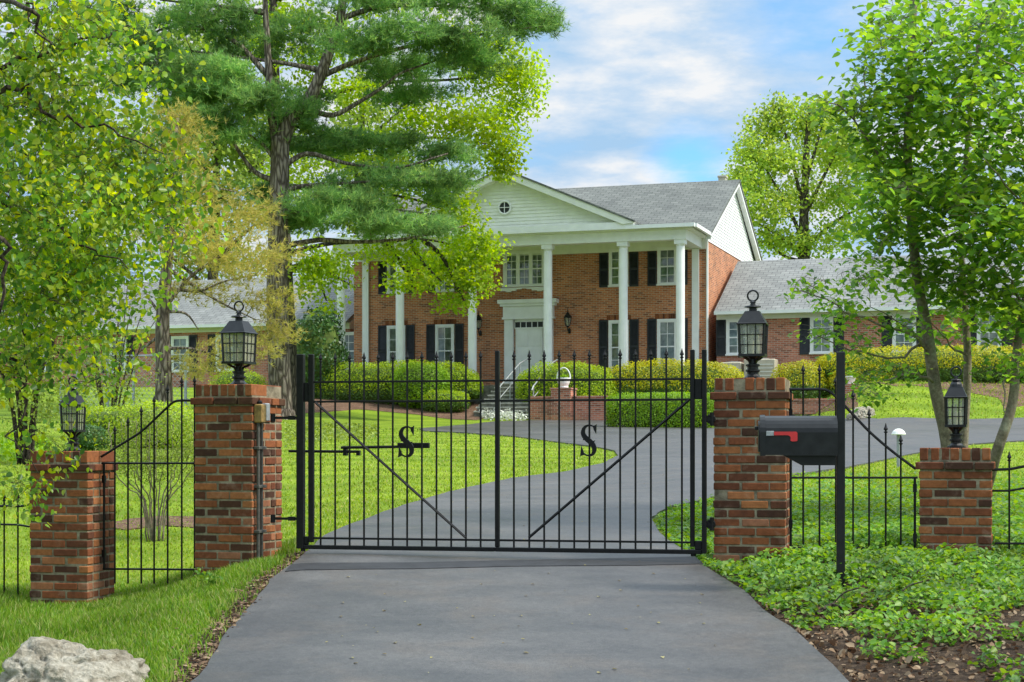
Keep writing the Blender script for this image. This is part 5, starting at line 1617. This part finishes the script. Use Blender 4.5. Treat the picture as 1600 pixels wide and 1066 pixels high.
# trees behind the left wing
for i, (x0, dd, hgt, lab, bl) in enumerate([
    (330, 84, 150, 'green tree behind the left wing, between the two pine trunks', [(330,300,110,80,34),(280,220,100,80,30),(400,240,90,90,30),(350,150,110,70,28),(330,400,100,40,18),(440,330,60,60,14),(300,60,110,60,20)]),
    (80, 80, 140, 'broad green tree behind the left wing at the far left', [(60,330,130,90,40),(0,220,120,90,34),(140,230,100,80,28),(60,120,130,80,34),(40,430,130,50,26),(150,400,80,60,18),(-60,330,80,120,20),(180,330,60,60,12)]),
    (560, 92, 260, 'green tree behind the middle of the house roof', [(560,330,70,50,20),(610,260,80,60,22),(530,240,80,70,20),(580,170,80,60,18),(650,330,40,30,8),(520,420,50,30,9)])]):
    b = base_at(x0, dd)
    t = Tree('background_tree', lab, 'tree', b, M['bark_oak'], M['leaf_back'], 'trees behind the left part of the house', 40+i)
    t.limb([b, px((x0,500),dd), px((x0+5,380),dd), px((x0+8,240),dd), px((x0,100),dd)], .45, .10, 10)
    for k in range(7):
        y = 460-k*45; s = 1 if k % 2 else -1
        lim(t, [(x0+4,y),(x0+s*40,y-40),(x0+s*90,y-80)], .16, .04, dd, 6)
    for (x,y,rx,ry,n) in bl:
        t.blob(px((x,y),dd+t.rs.uniform(-2,2)), (rx*dd/F, rx*dd/F*.8, ry*dd/F), int(n*2.4), 28, .45, (.2,.38), T_RHOMB, .4, .1, .018, 1.0, .55, .12)
    t.done()
# loose shrubs at the left edge
for i, (x0, dd, lab, bl) in enumerate([
    (40, 27, 'loose grey green shrub beyond the far left pillar', [(30,520,70,50,22),(90,560,55,50,16),(20,600,60,50,18),(80,630,50,35,12),(-50,560,60,90,18),(130,520,40,40,7),(0,450,60,40,12),(100,480,50,30,8)]),
    (170, 38, 'pale loose shrub behind the far left lantern', [(170,560,55,45,18),(110,470,60,40,16),(130,600,50,45,18),(190,620,35,20,6),(220,590,30,26,5),(120,500,45,30,7)])]):
    b = base_at(x0, dd)
    t = Tree('loose_shrub', lab, 'shrub', b, M['bark_twig'], M['olive'], 'loose shrubs along the left boundary', 50+i)
    for k in range(9):
        a = t.rs.uniform(-1,1)
        t.limb([b+Vector((a*.2, t.rs.uniform(-.15,.15), 0)), px((x0+a*35, 620),dd), px((x0+a*70, 540+t.rs.uniform(-20,20)),dd), px((x0+a*100, 470+t.rs.uniform(-30,40)),dd)], .035, .008, 5, 4)
    for (x,y,rx,ry,n) in bl:
        t.blob(px((x,y),dd), (rx*dd/F, rx*dd/F*.8, ry*dd/F), int(n*1.3), 34, .20, (.04,.085), T_RHOMB, .4, .2, .007, 1.0, .6, .1)
    t.done('foliage')
# round multi-stemmed shrub behind the left fence panel
b = base_at(243, 17.5)
t = Tree('bare_stemmed_shrub', 'round olive shrub on bare fanning stems behind the left fence panel', 'shrub', b, M['bark_smooth'], M['olive'], None, 60)
for k in range(12):
    a = -1+2*k/11+t.rs.uniform(-.08,.08); d = t.rs.uniform(-.3,.3)
    t.limb([b+Vector((a*.07, d*.15, 0)), px((243+a*(24+t.rs.uniform(-8,8)), 782),17.5+d*.5), px((243+a*(52+t.rs.uniform(-14,14)), 748),17.5+d), px((243+a*68, 705),17.5+d*1.2), px((243+a*70, 660),17.5+d*1.3)], .0095, .004, 6, 4, .008)
for (x,y,rx,ry,n) in [(240,666,68,28,46),(200,702,44,30,28),(285,702,42,32,28),(240,718,64,28,34),(180,728,26,20,10),(300,736,24,20,10),(240,745,50,14,8)]:
    t.blob(px((x,y),17.5), (rx*17.5/F, .40, ry*17.5/F), int(n*1.2), 40, .07, (.016,.032), T_RHOMB, .4, 0, .0035, 1.0, .5, .05)
t.done('foliage')
# weed at the foot of the left pillar
hx, hy = hit(325, 922)
b = Vector((hx, hy-.05, gzf(hx, hy)))
t = Tree('weed', 'small pale leafy weed at the foot of the tall left pillar', 'weed', b, M['olive'], M['ivy'], None, 61)
for a in (-.09,-.03,.04,.10): t.limb([b, b+Vector((a*.5,0,.09)), b+Vector((a,-.02,.16+.03*math.cos(a*30)))], .004, .0015, 4, 3)
t.blob(b+Vector((0,-.01,.12)), (.10,.05,.08), 16, 5, .02, (.02,.04), T_LEAF, .5, 0, 0)
t.done('leaves')

# ------------------------------------------------------------------ sky, sun, camera
SUN_AZ, SUN_EL = math.radians(-14), math.radians(50)      # from the right, grazing the house front
sv = Vector((math.cos(SUN_EL)*math.cos(SUN_AZ), math.cos(SUN_EL)*math.sin(SUN_AZ), math.sin(SUN_EL)))
sl = bpy.data.lights.new('sun', 'SUN'); sl.energy = 3.0; sl.angle = math.radians(8); sl.color = (1.0, .95, .86)
so_ = bpy.data.objects.new('sun', sl); COL.objects.link(so_); so_.rotation_euler = (-sv).to_track_quat('-Z', 'Y').to_euler(); so_.location = (20, 0, 30)
w = bpy.data.worlds.new('World'); sc.world = w; w.use_nodes = True
nt = w.node_tree; nt.nodes.clear()
out = nt.nodes.new('ShaderNodeOutputWorld')
sky = N(nt, 'ShaderNodeTexSky', sky_type='NISHITA'); sky.sun_disc = False
sky.sun_elevation = SUN_EL; sky.sun_rotation = math.atan2(sv.x, sv.y); sky.air_density = 1.0; sky.dust_density = .6; sky.ozone_density = 1.5
tc = N(nt, 'ShaderNodeTexCoord'); nv = N(nt, 'ShaderNodeVectorMath', operation='NORMALIZE'); L(nt, tc.outputs['Generated'], nv.inputs[0])
s_ = N(nt, 'ShaderNodeSeparateXYZ'); L(nt, nv.outputs[0], s_.inputs[0])
zz = mathn(nt, 'ADD', mathn(nt, 'MAXIMUM', s_.outputs[2], 0.0), .16)
cx = mathn(nt, 'DIVIDE', s_.outputs[0], zz); cy = mathn(nt, 'DIVIDE', s_.outputs[1], zz)
cb = N(nt, 'ShaderNodeCombineXYZ'); L(nt, cx, cb.inputs[0]); L(nt, cy, cb.inputs[1]); cb.inputs[2].default_value = 3.7
n1 = noise(nt, 1.9, cb.outputs[0], 7, .55); n2_ = noise(nt, 4.2, cb.outputs[0], 6, .6)
# openings in the cloud: directions in the sky
def opening(px_, py_, rad):
    d = Vector(((px_-800)/F, 1, (YH-py_)/F)).normalized()
    dd = N(nt, 'ShaderNodeVectorMath', operation='DISTANCE'); L(nt, nv.outputs[0], dd.inputs[0]); dd.inputs[1].default_value = d
    m_ = N(nt, 'ShaderNodeMapRange', interpolation_type='SMOOTHSTEP'); L(nt, dd.outputs['Value'], m_.inputs[0])
    m_.inputs[1].default_value = 0; m_.inputs[2].default_value = rad; m_.inputs[3].default_value = 1; m_.inputs[4].default_value = 0
    return m_.outputs[0]
op = mathn(nt, 'MAXIMUM', opening(1075, 262, .05), mathn(nt, 'MULTIPLY', opening(1255, 20, .085), .65))
cov = mathn(nt, 'ADD', mathn(nt, 'MULTIPLY', n1, .8), mathn(nt, 'MULTIPLY', n2_, .35))
cov = mathn(nt, 'SUBTRACT', cov, mathn(nt, 'MULTIPLY', op, .40))
fac = ramp(nt, cov, [(.20,(0.0,0,0)),(.38,(.65,.65,.65)),(.54,(1,1,1))])
ccol = ramp(nt, n2_, [(.34,(.40,.62,.87)),(.50,(.60,.74,.90)),(.64,(.90,.92,.94))])
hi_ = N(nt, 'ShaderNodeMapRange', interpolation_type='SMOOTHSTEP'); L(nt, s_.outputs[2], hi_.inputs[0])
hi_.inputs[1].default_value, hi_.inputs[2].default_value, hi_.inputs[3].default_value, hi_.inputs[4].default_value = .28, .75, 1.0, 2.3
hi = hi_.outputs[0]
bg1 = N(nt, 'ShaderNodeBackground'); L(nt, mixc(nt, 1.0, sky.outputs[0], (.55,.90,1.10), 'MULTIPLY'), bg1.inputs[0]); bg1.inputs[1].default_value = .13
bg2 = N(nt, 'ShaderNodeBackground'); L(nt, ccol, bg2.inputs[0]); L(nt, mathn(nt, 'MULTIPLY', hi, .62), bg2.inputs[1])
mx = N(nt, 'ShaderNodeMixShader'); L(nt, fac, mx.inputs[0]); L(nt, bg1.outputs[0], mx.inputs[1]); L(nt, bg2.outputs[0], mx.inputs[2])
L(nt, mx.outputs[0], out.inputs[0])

cam = bpy.data.cameras.new('camera'); cam.lens = 36*F/1600; cam.sensor_width = 36; cam.shift_y = 167/1600
cam.clip_start = .1; cam.clip_end = 4000
co_ = bpy.data.objects.new('camera', cam); COL.objects.link(co_); co_.location = (0, 0, EYE); co_.rotation_euler = (PI/2, 0, 0)
sc.camera = co_
sc.view_settings.view_transform = 'Standard'; sc.view_settings.look = 'None'; sc.view_settings.exposure = 0.7; sc.view_settings.gamma = 1
sc.cycles.use_denoising = True
sc.cycles.max_bounces = 9; sc.cycles.diffuse_bounces = 5; sc.cycles.glossy_bounces = 3; sc.cycles.transmission_bounces = 5; sc.cycles.transparent_max_bounces = 12
sc.cycles.sample_clamp_indirect = 6
